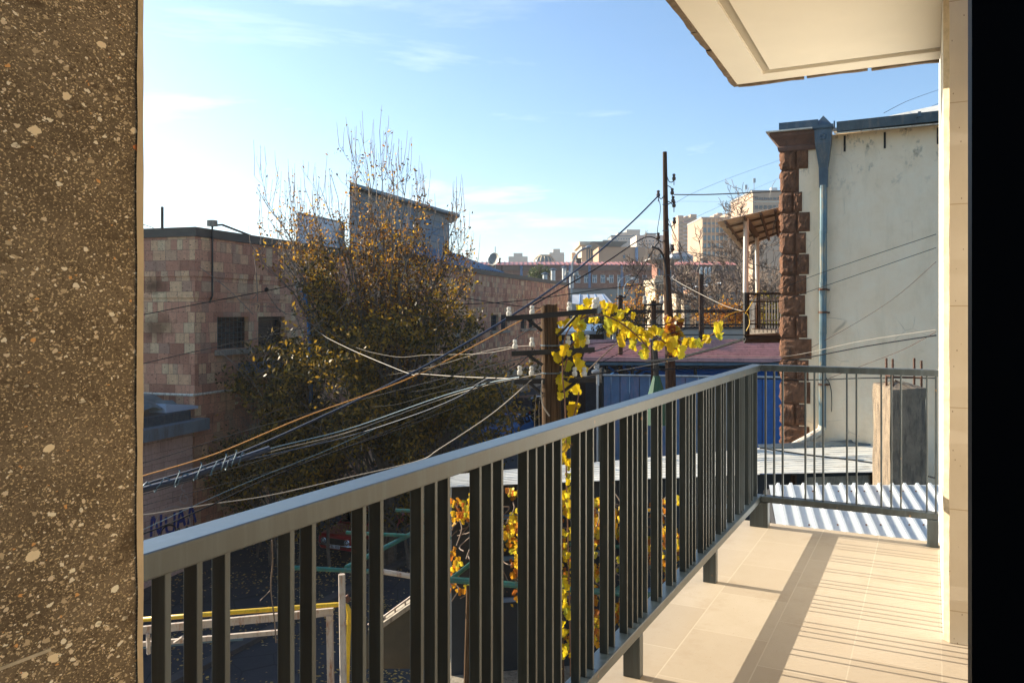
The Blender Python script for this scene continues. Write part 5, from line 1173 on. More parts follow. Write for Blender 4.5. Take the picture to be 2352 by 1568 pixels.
# shrubs
def shrub(c, rx, ry, rz, n, s, mat, label, name='shrub', cat='shrub', fn=leaf4, stem=True, seed=1):
    q = random.Random(seed); c = V(c); t = thing(name, V((c.x,c.y,g(c.y))), label, cat); m = MB(); st = MB()
    cl = [V((q.gauss(0,.5),q.gauss(0,.5),q.gauss(0,.5))) for _ in range(14)]
    for i in range(n):
        k = q.choice(cl); v = k+V((q.gauss(0,.25),q.gauss(0,.25),q.gauss(0,.22)))
        if v.length > 1.25: continue
        fn(m, c+V((v.x*rx,v.y*ry,v.z*rz)), s*q.uniform(.7,1.3), q)
    m.build('crown', mat, t)
    if stem:
        for k in cl: st.tube(smoothpts([V((c.x,c.y,g(c.y))),c+V((k.x*rx*.4,0,-rz*.5)),c+V((k.x*rx,k.y*ry,k.z*rz))],3),[.05]*3+[.035]*3+[.015],4,cap=False)
        st.build('trunk', M['twig'], t)
    return t
shrub(P(1668,724,48.5), 1.6,1.0,1.1, 2600,.17, M['leaf_orange'], 'golden orange shrub against the fence left of the side balcony', seed=3)
shrub(P(1765,720,49), 1.1,.8,1.1, 1000,.18, M['leaf_grape'], 'yellow leaved shrub seen through the side balcony railing', seed=4)
shrub(P(1470,708,60), 2.4,1.4,1.5, 1500,.17, M['leaf_orange'], 'airy orange leaved tree before the castle like tower', 'small_tree', 'tree', seed=5)
shrub(P(1440,740,50), 1.9,1.2,.9, 2200,.16, M['leaf_olive'], 'dark green bush behind the vine on the utility pole', seed=6)
shrub(P(1335,735,60), 1.0,1,.9, 700,.15, M['leaf_orange'], 'sparse golden bush in front of the white tent', seed=7)
shrub(P(1360,745,58), 1.5,1,.6, 1600,.15, M['conifer'], 'dark hedge below the white tent', 'hedge', 'hedge', seed=8)
shrub(P(1547,775,23.7), .30,.2,.62, 170,.24, M['leaf_vine'], 'clump of rust brown hanging leaves on the tall pole', 'dead_vine', 'vine', fn=leaf6, stem=False, seed=9)
shrub(P(1240,634,125), 1.7,1.7,1.5, 2200,.3, M['conifer'], 'round green pine in front of the long brick building behind the flues', 'pine_tree', 'tree', seed=10)
shrub(P(985,965,33), 2.6,2.0,1.1, 3500,.14, M['conifer'], 'dark green hedge at the foot of the tuff wall under the wires', 'hedge', 'hedge', seed=11)
# ================================================================ MIDDLE DISTANCE
# red roofed shed behind a gate of blue panels
rs_ = thing('red_roof_shed', V((7,36,g(36))), 'long shed with a rusty red ribbed roof behind blue panels', 'shed')
e0, e1 = P(1338,829,33), P(1815,832,33); r0, r1 = P(1356,784,42), P(1815,784,42)
m = MB(); m.corr(e0,r0,r1,e1,11,.16,((0,0),(.10,1),(.22,1),(.30,0)),nlong=8,wob=.008); m.build('roof', M['redsheet'], rs_)
m = MB(); m.hexa([P(1345,838,33),P(1815,840,33),P(1815,840,33.2),P(1345,838,33.2),P(1345,832,33),P(1815,834,33),P(1815,834,33.2),P(1345,832,33.2)]); m.build('fascia', mk('teal_beam', (.06,.12,.15), .6, var=.3), rs_)
m = MB()
for px in (1392,1452,1540,1597,1707,1790): m.tube([P(px,842,33.3),V((P(px,842,33.3).x,33.3,g(33.3)))],.07,4)
m.build('post', M['darkmetal'], rs_)
m = MB(); m.quad(V((P(1345,0,42).x,42,g(42))),V((P(1815,0,42).x,42,g(42))),P(1815,790,42),P(1345,790,42)); m.build('back_wall', mk('dark_timber', (.05,.05,.06), .9, var=.4), rs_)
m = MB()
for a_,b_ in (((1397,842),(1425,862)),((1400,862),(1440,836)),((1422,838),(1470,868)),((1430,868),(1480,842)),((1450,842),(1520,862)),((1458,842),(1540,862)),((1466,842),(1560,862)),((1455,868),(1500,842)),((1500,850),(1560,866))): m.tube([P(*a_,34),P(*b_,34)],.045,4)
for y in (851,855,859,863,867): m.tube([P(1540,y,35),P(1800,y-2,35)],.05,4)
m.build('lattice_frame', M['bluemetal'], rs_)
gt_ = thing('panel_gate', V((7,31,g(31))), 'tall gate of blue painted metal panels below the red roof', 'gate')
xs_ = [1384,1404,1425,1446,1470,1492,1516,1545,1575,1605,1635,1665,1695,1725,1752,1778,1800]
for i in range(len(xs_)-1):
    a_, b_ = P(xs_[i],861+(i*.25),31), P(xs_[i+1]-1.2,861+(i*.25),31); zb = g(31); o = .03*(i%2)
    MB().hexa([V((a_.x,31+o,zb)),V((b_.x,31+o,zb)),V((b_.x,31.04+o,zb)),V((a_.x,31.04+o,zb)),V((a_.x,31+o,a_.z)),V((b_.x,31+o,b_.z)),V((b_.x,31.04+o,b_.z)),V((a_.x,31.04+o,a_.z))]).build('panel', M['bluepanel'] if i < 12 else M['bluemetal'], gt_)
m = MB(); m.tube([P(1381,845,31),V((P(1381,0,31).x,31,g(31)))],.10,4); m.build('post', M['darkmetal'], gt_)
m = MB(); m.tube([P(1384,861,30.96),P(1800,866,30.96)],.035,4); m.build('top_rail', M['sheet'], gt_)
cm = thing('security_camera', P(1371,840,30), 'white security camera and box on a pale post beside the gate', 'camera')
MB().box(*(lambda a,b:(a.x,b.x,29.95,30.15,b.z,a.z))(P(1365,835,30),P(1376,846,30))).build('box', M['porcelain'], cm)
MB().lathe(P(1360,856,30),[(.05,0),(.09,.02),(.09,.22),(.02,.30)],8,V((.8,-.4,.35))).build('camera_body', M['porcelain'], cm)
MB().tube([P(1372,848,30),P(1373,885,30)],.06,6).tube([P(1372,848,30),V((P(1372,0,30).x,30.1,g(30)))],.045,6).build('post', M['sheet'], cm)
# timber kiosk with blue white eaves
kk = thing('kiosk', V((P(1340,0,52).x,52,g(52))), 'dark timber kiosk with pale blue eaves left of the red roof', 'kiosk')
a_, b_ = P(1292,756,52), P(1393,752,52)
MB().box(a_.x,b_.x,52,56,g(52),a_.z-.35,None).build('wall', M['darkwood'], kk)
MB().hexa([V((a_.x-.3,51.6,a_.z-.34)),V((b_.x+.2,51.6,a_.z-.28)),V((b_.x+.2,56.3,a_.z+.1)),V((a_.x-.3,56.3,a_.z)),V((a_.x-.3,51.6,a_.z-.12)),V((b_.x+.2,51.6,a_.z-.06)),V((b_.x+.2,56.3,a_.z+.3)),V((a_.x-.3,56.3,a_.z+.22))]).build('roof', M['sheetblue'], kk)
MB().tube([P(1390,752,51.4),P(1391,785,51.4),V((P(1391,0,51.4).x,51.4,g(51.4)))],.09,8).build('downpipe', M['pipe'], kk)
MB().box(a_.x,b_.x,51.9,51.995,a_.z-.9,a_.z-.7).build('board', M['bluepanel'], kk)
# beige wall with dark fence on top
bw = thing('garden_wall', V((P(1630,0,46).x,46,g(46))), 'long beige garden wall above the red roof', 'wall')
a_, b_ = P(1540,755,46), P(1830,754,46)
MB().box(a_.x,b_.x,46,46.3,g(46),a_.z).build('wall', mk('beige_render', (.55,.43,.33), .9, var=.15, scale=1), bw)
MB().box(a_.x,b_.x,45.93,46.36,a_.z+.002,a_.z+.10).build('coping', M['darkmetal'], bw)
MB().box(a_.x,b_.x,45.985,46.0,a_.z-.36,a_.z-.31).build('groove_strip', M['darkmetal'], bw)
fe = thing('iron_fence', V((P(1600,0,47).x,47,g(47))), 'dark iron fence with thin bars behind the vine and poles', 'fence')
m = MB()
for y in (712,716,745,751): m.tube([P(1380,y+2,47),P(1820,y,47)],.045,4)
m.build('rail', M['darkmetal'], fe)
for px in range(1385,1712,19):
    MB().tube([P(px,708,47),P(px,768,47),V((P(px,768,47).x,47,g(47)))],.022,4).build('bar', M['darkmetal'], fe)
# white tent
tn = thing('tent', V((P(1360,0,95).x,95,g(95))), 'white translucent tent canopy with slanted seams at the building end', 'tent')
q = [P(1311,697,93),P(1338,699,93),P(1410,700,93),P(1388,675,97),P(1311,677,97)]
tm_ = leafmat('white_tent_sheet', [(0,(.75,.78,.82)),(1,(.78,.80,.84))], .35, scale=None)
MB().poly(q).build('canopy', tm_, tn); MB().poly([P(1388,675,97),P(1410,700,93),P(1424,712,97)]).build('canopy_side', M['bluepanel'], tn)
m = MB()
for t0 in (.2,.42,.64,.86): m.tube([P(1311+99*t0,698.5,92.95),P(1311+77*t0+6,676,96.95)],.07,4)
m.build('seam', M['bluepanel'], tn)
m = MB()
for px in (1313,1360,1408): m.tube([P(px,698,93.2),V((P(px,698,93.2).x,93.2,g(93)))],.06,5)
m.build('post', M['sheet'], tn)
# street lamps
def lamp(pts, d, label, r=.05):
    o = thing('street_lamp', V((P(pts[0][0],0,d).x,d,g(d))), label, 'street lamp')
    MB().tube([V((P(pts[0][0],0,d).x,d,g(d)))]+smoothpts([P(x,y,d) for x,y in pts],6),r,6).build('post', M['pipe'], o)
    x,y = pts[-1]; MB().lathe(P(x,y,d),[(.05,-.1),(.14,.05),(.14,.3),(.03,.5)],8,V((1,0,.25))).build('lamp_head', M['pipe'], o)
    return o
lo_ = lamp([(1311,800),(1312,700),(1313,625),(1318,595),(1332,577),(1346,569)], 66, 'pale grey street lamp rising at the end of the tuff building', .09)
m = MB(); m.tube([P(1300,634,65.8),P(1326,634,65.8)],.05,4); m.build('crossarm', M['pipe'], lo_)
for px in (1300,1306,1320,1326): insulator(P(px,633,65.8), lo_, 3.0)
lamp([(1419,730),(1420,665),(1421,650),(1430,638),(1441,634)], 110, 'slim curved street lamp in front of the arched windows, left of two', .07)
lamp([(1432,730),(1433,670),(1436,655),(1444,645),(1452,641)], 100, 'slim curved street lamp in front of the arched windows, right of two', .07)

# ================================================================ FAR BUILDINGS
def bld(px0, px1, yt, d, mat, label, depth=14, wins=None, wmat=None, roof=None, cat='building', name='apartment_block', yb=None, frame=False):
    a_, b_ = P(px0,yt,d), P(px1,yt,d); zb = g(d)-2 if yb is None else P(0,yb,d).z
    o = thing(name, V(((a_.x+b_.x)/2,d,zb)), label, cat)
    MB().box(a_.x,b_.x,d,d+depth,zb,a_.z).build('wall', mat, o)
    for w_ in wins or []:
        x0,x1,y0,y1 = w_; p,q = P(x0,y0,d), P(x1,y1,d)
        wo = MB().box(p.x,q.x,d-.12,d+.05,q.z,p.z).build('window', wmat or M['glassblue'], o)
        if frame:
            cxm = (p.x+q.x)/2; t = .06; zz = p.z-(p.z-q.z)*.38; f_ = MB()
            f_.box(p.x,p.x+.12,d-.18,d-.121,q.z,p.z).box(q.x-.12,q.x,d-.18,d-.121,q.z,p.z).box(p.x+.121,q.x-.121,d-.18,d-.121,q.z,q.z+.12).box(cxm-t,cxm+t,d-.18,d-.121,q.z+.121,zz-.061).box(p.x+.121,q.x-.121,d-.18,d-.121,zz-.06,zz+.06)
            f_.build('window_frame', M['wframe'], wo)
    if roof:
        r_ = MB(); r_.box(a_.x-roof[1],b_.x+roof[1],d-roof[1],d+depth+roof[1],a_.z+.002,a_.z+roof[0]); r_.build('roof', roof[2], o)
    return o
def gridw(x0,x1,nx,y0,y1,ny,fw=.5,fh=.5):
    dx, dy = (x1-x0)/nx, (y1-y0)/ny
    return [(x0+dx*(i+.5-fw/2), x0+dx*(i+.5+fw/2), y0+dy*(j+.5-fh/2), y0+dy*(j+.5+fh/2)) for i in range(nx) for j in range(ny)]
peach = mk('peach_tuff_blocks', (.50,.34,.23), .9, var=.1, scale=.2, bump=0); tan_ = mk('tan_tuff', (.42,.29,.19), .9, var=.12, scale=.15, bump=0)
cream = mk('cream_stone', (.58,.46,.32), .9, var=.08, scale=.2, bump=0); pale = mk('pale_pink_panel', (.52,.43,.37), .9, var=.08, scale=.2, bump=0)
greyg = mk('grey_concrete_panel', (.33,.32,.30), .9, var=.1, scale=.2, bump=0); bluer = mk('blue_grey_roof', (.07,.13,.18), .6, var=.2, scale=.3, bump=0)
# long brick building with red roof
bd = 200.0; wl = [(1365.6+19.1*k-5.2,1365.6+19.1*k+5.2,630.5,649.5) for k in range(-2,8)]
lbld = bld(1040,1700,621,bd,M['brick_far'],'very long brown building with a red metal roof and tall arched windows', 16, wl, M['glassblue'], name='long_building', frame=True)
for k in range(4):
    for w_ in [(1193+19*k-5,1193+19*k+5,633,648)] if k < 3 else [(1170-5,1170+5,634,648)]:
        p,q = P(w_[0],w_[2],bd),P(w_[1],w_[3],bd); MB().box(p.x,q.x,bd-.12,bd+.05,q.z,p.z).build('window', M['glassblue'], lbld)
for w_ in wl:                                 # arched heads
    p,q = P(w_[0],w_[2],bd),P(w_[1],w_[2],bd); k = MB(); c = (p+q)/2; r = (q.x-p.x)/2
    k.prism([V((c.x+r*cos(t*pi/8),bd-.12,c.z+.55*r*sin(t*pi/8))) for t in range(9)],(0,.15,0)); k.build('window_arch', M['glassblue'], lbld)
a_, b_ = P(1040,0,bd), P(1700,0,bd); z1 = P(0,621,bd).z; z2 = P(0,609.5,bd).z; z3 = P(0,601.8,bd+9).z
m = MB(); m.box(a_.x-.3,b_.x,bd-.55,bd+16,z1+.002,z2).build('cornice', mk('brown_cornice', (.17,.105,.085), .9, var=.1, scale=.3), lbld)
MB().box(a_.x-.2,b_.x,bd-.25,bd-.002,z1-1.1,z1-.7).build('string_course', M['brick_far'], lbld)
MB().box(a_.x,b_.x,bd-.2,bd-.002,P(0,661,bd).z-6,P(0,661,bd).z).build('plinth', mk('brown_plinth', (.16,.10,.085), .9, var=.1, scale=.3), lbld)
rfm = mk('dull_red_metal_roof', (.46,.17,.15), .5, .1, var=.12, scale=.2, bump=0)
rf = MB().hexa([V((a_.x-.6,bd-.9,z2+.002)),V((b_.x,bd-.9,z2+.002)),V((b_.x,bd+17,z2+.002)),V((a_.x-.6,bd+17,z2+.002)),V((a_.x-.6,bd-.85,z2+.12)),V((b_.x,bd-.85,z2+.12)),V((b_.x,bd+9,z3)),V((a_.x-.6,bd+9,z3))]).build('roof', rfm, lbld)
m = MB(); n_ = 62
for i in range(n_): x = a_.x+(b_.x-a_.x)*i/n_; m.hexa([V((x,bd-.9,z2+.12)),V((x+.12,bd-.9,z2+.12)),V((x+.12,bd+9,z3)),V((x,bd+9,z3)),V((x,bd-.9,z2+.28)),V((x+.12,bd-.9,z2+.28)),V((x+.12,bd+9,z3+.15)),V((x,bd+9,z3+.15))])
m.build('roof_seam', mk('dark_red_seam', (.25,.08,.07), .5, bump=0), rf)
for px in (1144,1329,1618):
    p = P(px,604,bd+5); m = MB(); m.box(p.x-.6,p.x+.6,bd+4,bd+6,p.z-1,p.z+1.0).box(p.x-.75,p.x+.75,bd+3.9,bd+6.1,p.z+1.001,p.z+1.2); m.build('chimney', M['darkmetal'], rf)
for px in (1197.6,1309,1354,1428.8): MB().tube([P(px,611,bd-.8),P(px,618,bd-.4),P(px,661,bd-.35)],.35,6).build('downpipe', M['bluepanel'], lbld)
for px,py in ((1395,640),(1447,638)):
    p = P(px-2,py,bd); MB().box(p.x,p.x+.75,bd-.75,bd-.2,p.z-.45,p.z+.3).build('air_conditioner', M['porcelain'], lbld)
# stair tower with flared roof on that building
sd2 = 188.0; tt = bld(1509,1549,604,sd2,M['brick_far'],'square brick stair tower with a flared pale roof behind the tall pole',7,[(1512,1516,612,640),(1522,1526,612,640),(1536,1541,612,640)],M['glassblue'],name='stair_tower',cat='tower')
p,q = P(1509,604,sd2),P(1549,604,sd2); zt = P(0,596,sd2).z
MB().hexa([V((p.x,sd2,p.z+.002)),V((q.x,sd2,p.z+.002)),V((q.x,sd2+7,p.z+.002)),V((p.x,sd2+7,p.z+.002)),V((p.x-1.6,sd2-1.6,zt)),V((q.x+1.6,sd2-1.6,zt)),V((q.x+1.6,sd2+8,zt)),V((p.x-1.6,sd2+8,zt))]).build('flared_eaves', tan_, tt)
MB().box(p.x-1.8,q.x+1.8,sd2-1.8,sd2+8.2,zt+.002,zt+.3).build('roof', greyg, tt)
tag(MB().box(P(1311,0,150).x,P(1460,0,150).x,150,150.4,g(150),P(0,664.5,150).z).build('boundary_wall', mk('grey_beige_wall', (.30,.27,.225), .9, var=.1, scale=.3)), 'plain grey beige wall between the long building and the tent', 'wall')
# castle like tower house, gable house, house with balcony
cd = 80.0
ca_ = bld(1505,1541,640,cd,cream,'cream castle like house with a crenellated parapet left of the tall pole',6,[(1509,1512,652,688),(1514,1517,652,688),(1522,1525,650,690),(1509,1512,704,722),(1515,1518,704,722)],M['glass'],name='castle_house',cat='house')
p,q = P(1504,640,cd),P(1531,640,cd); MB().box(p.x-.1,q.x,cd-.35,cd+6.2,p.z-.55,p.z+.01).build('parapet', cream, ca_)
for i in range(6): x = p.x+(q.x-p.x)*(i+.1)/6; MB().box(x,x+.14,cd-.38,cd-.05,p.z+.011,p.z+.30).build('merlon', cream, ca_)
MB().box(p.x-.15,q.x,cd-.45,cd-.001,P(0,694,cd).z,P(0,691,cd).z).build('string_course', cream, ca_)
gd = 90.0; gh = thing('gable_house', V((P(1590,0,gd).x,gd,g(gd))), 'grey rendered gable house with an orange tile roof', 'house')
MB().prism([V((P(1541,0,gd).x,gd,g(gd))),V((P(1640,0,gd).x,gd,g(gd))),P(1640,640,gd),P(1612,627,gd),P(1566,648,gd),P(1551,628,gd),P(1541,640,gd)],(0,.4,0)).build('wall', mk('grey_render', (.30,.27,.255), .9, var=.1, scale=.5), gh)
MB().hexa([P(1552,630,gd-.15),P(1566,651,gd-.15),P(1613,630,gd-.15),P(1600,628,gd+4),P(1552,627,gd),P(1566,648,gd),P(1613,627,gd),P(1598,626,gd+4)]).build('roof', mk('orange_tiles', (.42,.16,.08), .8, var=.2, scale=2), gh)
MB().hexa([P(1612,627,gd-.15),P(1650,610,gd-.15),P(1650,610,gd+5),P(1612,627,gd+5),P(1612,624,gd-.15),P(1650,607,gd-.15),P(1650,607,gd+5),P(1612,624,gd+5)]).build('roof', mk('orange_tiles_pale', (.50,.27,.16), .8, var=.2, scale=2), gh)
MB().box(*(lambda a,b:(a.x,b.x,gd+1,gd+2.4,b.z,a.z))(P(1587,619,gd),P(1601,634,gd))).build('chimney', cream, gh)
for px in (1610,1621,1630): MB().tube([P(px,634,gd-.3),P(px,618,gd-.3),P(px+3,615,gd-.3)],.16,6).build('flue', M['pipe'], gh)
hd = 68.0; hh = thing('balcony_house', V((P(1610,0,hd).x,hd,g(hd))), 'sunlit cream house with an upper balcony, white slab roof and arches', 'house')
MB().box(P(1553,0,hd).x,P(1668,0,hd).x,hd,hd+6,g(hd),P(0,674,hd).z).build('wall', cream, hh)
MB().box(P(1605,0,hd).x,P(1668,0,hd).x,hd+1.5,hd+6,P(0,673.8,hd).z,P(0,657,hd).z).build('upper_wall', mk('orange_brick', (.42,.22,.13), .9, var=.15, scale=1), hh)
MB().hexa([P(1569,667,hd-1.6),P(1657,653,hd-1.6),P(1657,651,hd+4),P(1569,663,hd+4),P(1569,664,hd-1.6),P(1657,650,hd-1.6),P(1657,648,hd+4),P(1569,660,hd+4)]).build('roof', M['wframe'], hh)
m = MB()
for y in (672,683): m.tube([P(1582,y,hd-1.2),P(1640,y-2,hd-1.2)],.05,4)
for i in range(17): x = 1582+58*i/16; m.tube([P(x,672,hd-1.2),P(x,684,hd-1.2)],.03,4)
m.build('balustrade', M['wframe'], hh)
MB().box(P(1580,0,hd).x,P(1642,0,hd).x,hd-1.4,hd-.002,P(0,687,hd).z,P(0,684,hd).z).build('balcony_slab', cream, hh)
m = MB()
for px in (1590,1607,1622): m.tube([P(px,684,hd-1.2),P(px,660,hd-1.2)],.07,5)
m.build('column', M['wframe'], hh)
for x0,x1,y0,y1 in ((1559,1564,680,712),(1593,1601,690,728),(1609,1613,690,720)): p,q = P(x0,y0,hd),P(x1,y1,hd); MB().box(p.x,q.x,hd-.1,hd+.05,q.z,p.z).build('door' if x0==1593 else 'window', mk('red_brown_door', (.35,.12,.05), .7, bump=0) if x0==1593 else M['glass'], hh)
for px in (1576,1606): MB().lathe(V((P(px,0,hd-1.2).x,hd-1.2,g(hd))),[(.45,0),(.42,3),(.5,3.6),(.28,4.2),(.42,P(0,690,hd).z-g(hd))],10).build('column', cream, hh)
# towers and blocks on the hill --------------------------------------------
t1 = bld(1558,1600,500,430,peach,'tall peach apartment tower with a column of balconies',18,gridw(1560,1568,2,506,598,10,.4,.42)+gridw(1590,1600,2,506,598,10,.4,.42),mk('brown_tinted_glass',(.13,.10,.08),.4,bump=0),name='apartment_tower',cat='tower')
for j in range(9): p,q = P(1570,510+j*9.4,430),P(1586,513.5+j*9.4,430); MB().box(p.x,q.x,428.6,429.99,q.z,p.z).build('balcony', pale, t1)
for x0,x1,y in ((1557,1570,495),(1586,1600,492),(1575,1582,496)): p,q = P(x0,y,432),P(x1,500,432); MB().box(p.x,q.x,432,444,q.z,p.z).build('roof_room', peach, t1)
p,q = P(1569,508,430),P(1588,511,430); MB().box(p.x,q.x,428.5,429.99,q.z,p.z).build('roof_terrace', M['redsheet'], t1)
t2 = bld(1612,1676,502,320,tan_,'office block with horizontal window bands and a bright blank side wall',26,[(1614.5+9.6*i,1622.5+9.6*i,y,y+h) for i in range(6) for y,h in ((511,4.5),(523,11),(541,11),(559,11),(578,10))],M['glassblue'],roof=(.6,.2,greyg),name='office_block',frame=False)
m = MB()
for i in range(7): x = 1612.8+9.6*i; p = P(x,503,320); m.box(p.x,p.x+.3,319.5,319.99,g(320),p.z)
m.build('facade_fin', cream, t2)
t3 = bld(1729,1800,441,300,peach,'highest tan block behind the stone corner with a band of dark windows and antennas',30,[(1733+10.5*i,1742+10.5*i,454,459.5) for i in range(6)]+[(1733+10.5*i,1741+10.5*i,472,480) for i in range(6)],M['glass'],roof=(.6,.3,greyg),name='tower_block',cat='tower')
def antenna(px,y0,y1,d,par):
    m = MB(); m.tube([P(px,y0,d),P(px,y1,d)],.12,5)
    for k in (-1,1): m.box(P(px+k*1.5,0,d).x-.22,P(px+k*1.5,0,d).x+.22,d-.5,d-.2,P(0,y1+10,d).z,P(0,y1,d).z)
    m.build('antenna', M['pipe'], par)
antenna(1713,441,425,301,t3); antenna(1732,440,410,301,t3); p = P(1772,431,305); MB().box(p.x,p.x+2.2,305,307,P(0,441,305).z,p.z).build('roof_room', M['wframe'], t3)
bld(1462,1524,546,380,pale,'pale pink housing block with a grid of square windows',20,gridw(1464,1521,7,550,578,4,.35,.45),M['glassblue'],roof=(1.2,.0,pale),name='housing_block')
bld(1484,1506,538,384,pale,'small penthouse on top of the pale pink block',12,None,None,roof=(.5,.4,bluer),name='penthouse',yb=545.5)
bld(1404,1462,543,520,greyg,'grey green stepped block on the hill left of the pink block',20,gridw(1406,1460,9,545,560,2,.5,.4),M['glassblue'],roof=(.8,.3,bluer),name='hill_block')
bld(1385,1420,551,500,bluer,'low blue roofed house on the hill',16,None,None,name='hill_house',cat='house')
b6 = bld(1375,1482,567,262,mk('ochre_tuff', (.40,.26,.165), .9, var=.1, scale=.3, bump=0),'broad ochre windowless block with a dark overhanging roof',30,[(1431,1436,586,593)],M['glassblue'],name='theatre_block')
p,q = P(1375,567,262),P(1482,567,262); MB().hexa([V((p.x+1,262.5,p.z+.002)),V((q.x-8,262.5,p.z+.002)),V((q.x-8,290,p.z+.002)),V((p.x+1,290,p.z+.002)),V((p.x-2.4,259,p.z+1.5)),V((q.x-6,259,p.z+1.5)),V((q.x-6,293,p.z+1.6)),V((p.x-2.4,293,p.z+1.6))]).build('roof', bluer, b6)
MB().tube([P(1462,568,261.6),P(1462,600,261.6)],.55,6).build('downpipe', M['bluepanel'], b6)
bld(1336,1375,563,282,cream,'cream hall with tall narrow windows and a projecting cornice',26,[(1347+5*i,1350+5*i,573,598) for i in range(5)],M['glassblue'],roof=(1.2,.8,cream),name='hall')
bld(1314,1322,580,300,peach,'narrow peach slab left of the cream hall',10,None,None,name='narrow_block')
bld(1482,1524,571,330,tan_,'low beige block with blue windows below the pink block',20,[(1489,1493,583,589),(1498,1502,583,589),(1508,1513,585,591),(1515,1523,580,600)],M['glassblue'],roof=(.5,.2,greyg),name='low_block')
bld(1538,1558,560,520,greyg,'hazy grey block just right of the tall pole',20,gridw(1540,1557,4,562,580,3,.4,.4),M['glassblue'],name='hazy_block')
gh2 = thing('glass_gable_hall', V((P(1568,0,236).x,236,g(236))), 'pale blue gabled hall with glazing behind the red roof', 'hall')
MB().prism([V((P(1545,0,236).x,236,g(236))),V((P(1592,0,236).x,236,g(236))),P(1592,588,236),P(1572,577,236),P(1545,583,236)],(0,14,0)).build('wall', mk('pale_blue_panel', (.38,.45,.50), .6, var=.15, scale=.5, bump=0), gh2)
MB().hexa([P(1543,584,235.5),P(1572,578,235.5),P(1572,578,250),P(1543,584,250),P(1543,582.5,235.5),P(1572,576.3,235.5),P(1572,576.3,250),P(1543,582.5,250)]).build('roof', M['sheetblue'], gh2)
for i in range(6): p,q = P(1548+7*i,589,236),P(1553+7*i,598,236); MB().box(p.x,q.x,235.85,236.02,q.z,p.z).build('window', M['glassblue'], gh2)
bld(1640,1672,493,540,peach,'hazy peach block on the skyline left of the tan tower',20,gridw(1642,1670,5,496,506,2,.35,.4),M['glass'],roof=(1.5,-3,peach),name='skyline_block')
bld(1672,1712,489,510,peach,'hazy stepped peach block touching the tan tower',20,gridw(1674,1704,5,493,506,2,.35,.4),M['glass'],roof=(1.5,-4,peach),name='skyline_block')
bld(1168,1212,589,640,greyg,'faint hazy block on the left skyline',20,None,None,roof=(3,-4,greyg),name='skyline_block')
bld(1262,1296,580,620,greyg,'faint hazy tower block right of the dome',20,None,None,roof=(3,-3,greyg),name='skyline_block',cat='tower')
bld(1236,1252,585,600,greyg,'faint low block behind the dome',16,None,None,name='skyline_block')
for x0,x1,y,d,mt_,lab in ((1420,1452,538,560,pale,'tiny pale block at the left edge of the hillside'),(1440,1470,531,600,greyg,'hazy grey block highest on the left of the hillside'),(1524,1546,571,560,pale,'hazy pale block touching the left of the tall pole'),(1600,1640,506,600,peach,'hazy peach block between the two towers'),(1655,1690,540,460,tan_,'tan slab rising behind the bare tree'),(1690,1735,520,420,pale,'pale slab between the office block and the highest block')):
    bld(x0,x1,y,d,mt_,lab,18,gridw(x0+2,x1-2,5,y+5,y+32,3,.4,.4),M['glassblue'],roof=(1.2,.2,greyg),name='hill_block')
dm = thing('glass_dome', V((P(1250,0,270).x,275,g(270))), 'low glass dome with pale ribs on the skyline', 'dome')
c = P(1250,601,275); rD = 24*275/F_
MB().lathe(V((c.x,c.y,g(275))),[(rD,0),(rD,c.z-g(275)),(rD*.93,c.z-g(275)+.6),(rD*.80,c.z-g(275)+1.25),(rD*.62,c.z-g(275)+1.7),(.1,c.z-g(275)+1.75)],24).build('glazing', mk('dome_glass', (.10,.17,.18), .3, bump=0), dm)
for i in range(16):
    q_ = 2*pi*i/16; e = lambda r,h: V((c.x+r*cos(q_),c.y+r*sin(q_),c.z+h)); MB().tube([e(rD*1.01,0),e(rD*.94,.62),e(rD*.81,1.3),e(rD*.62,1.75)],.2,4).build('rib', cream, dm)
MB().lathe(V((c.x,c.y,c.z+1.76)),[(rD*.66,0),(rD*.66,.5),(.1,.55)],24).build('crown_ring', cream, dm)
# hillside that carries the far buildings
hm = MB(); rows = []
for y in (210,260,320,400,480,560,700,900,1400):
    rows.append([V((x,y,g(y)-1+max(0,min(1,(y-210)/400))*max(0,min(1,(x-10)/60))*36*(.55+.45*max(0,min(1,(x-20)/90))))) for x in (-60,-20,10,25,40,60,80,110,150,220,320,500)])
hm.grid(rows); tag(hm.build('hill', mk('dry_hillside', (.24,.19,.12), .95, var=.35, scale=.02, bump=0)), 'dry hillside under the far blocks', 'hill', kind='structure')
# ---------------------------------------------------------------- air
hz = MB(); hz.box(-700,900,-70,1600,-11.5,110)
ho = hz.build('haze', [bpy.data.materials.new('haze_air')]); tag(ho, 'thin warm haze over the far city', 'haze', kind='stuff')
hmat = ho.data.materials[0]; hmat.use_nodes = True; ht = hmat.node_tree; ht.nodes.remove(ht.nodes['Principled BSDF'])
pv = ht.nodes.new('ShaderNodeVolumePrincipled'); pv.inputs['Color'].default_value = (.93,.92,.90,1); pv.inputs['Density'].default_value = .00028; pv.inputs['Anisotropy'].default_value = .35
ht.links.new(pv.outputs[0], ht.nodes['Material Output'].inputs['Volume'])
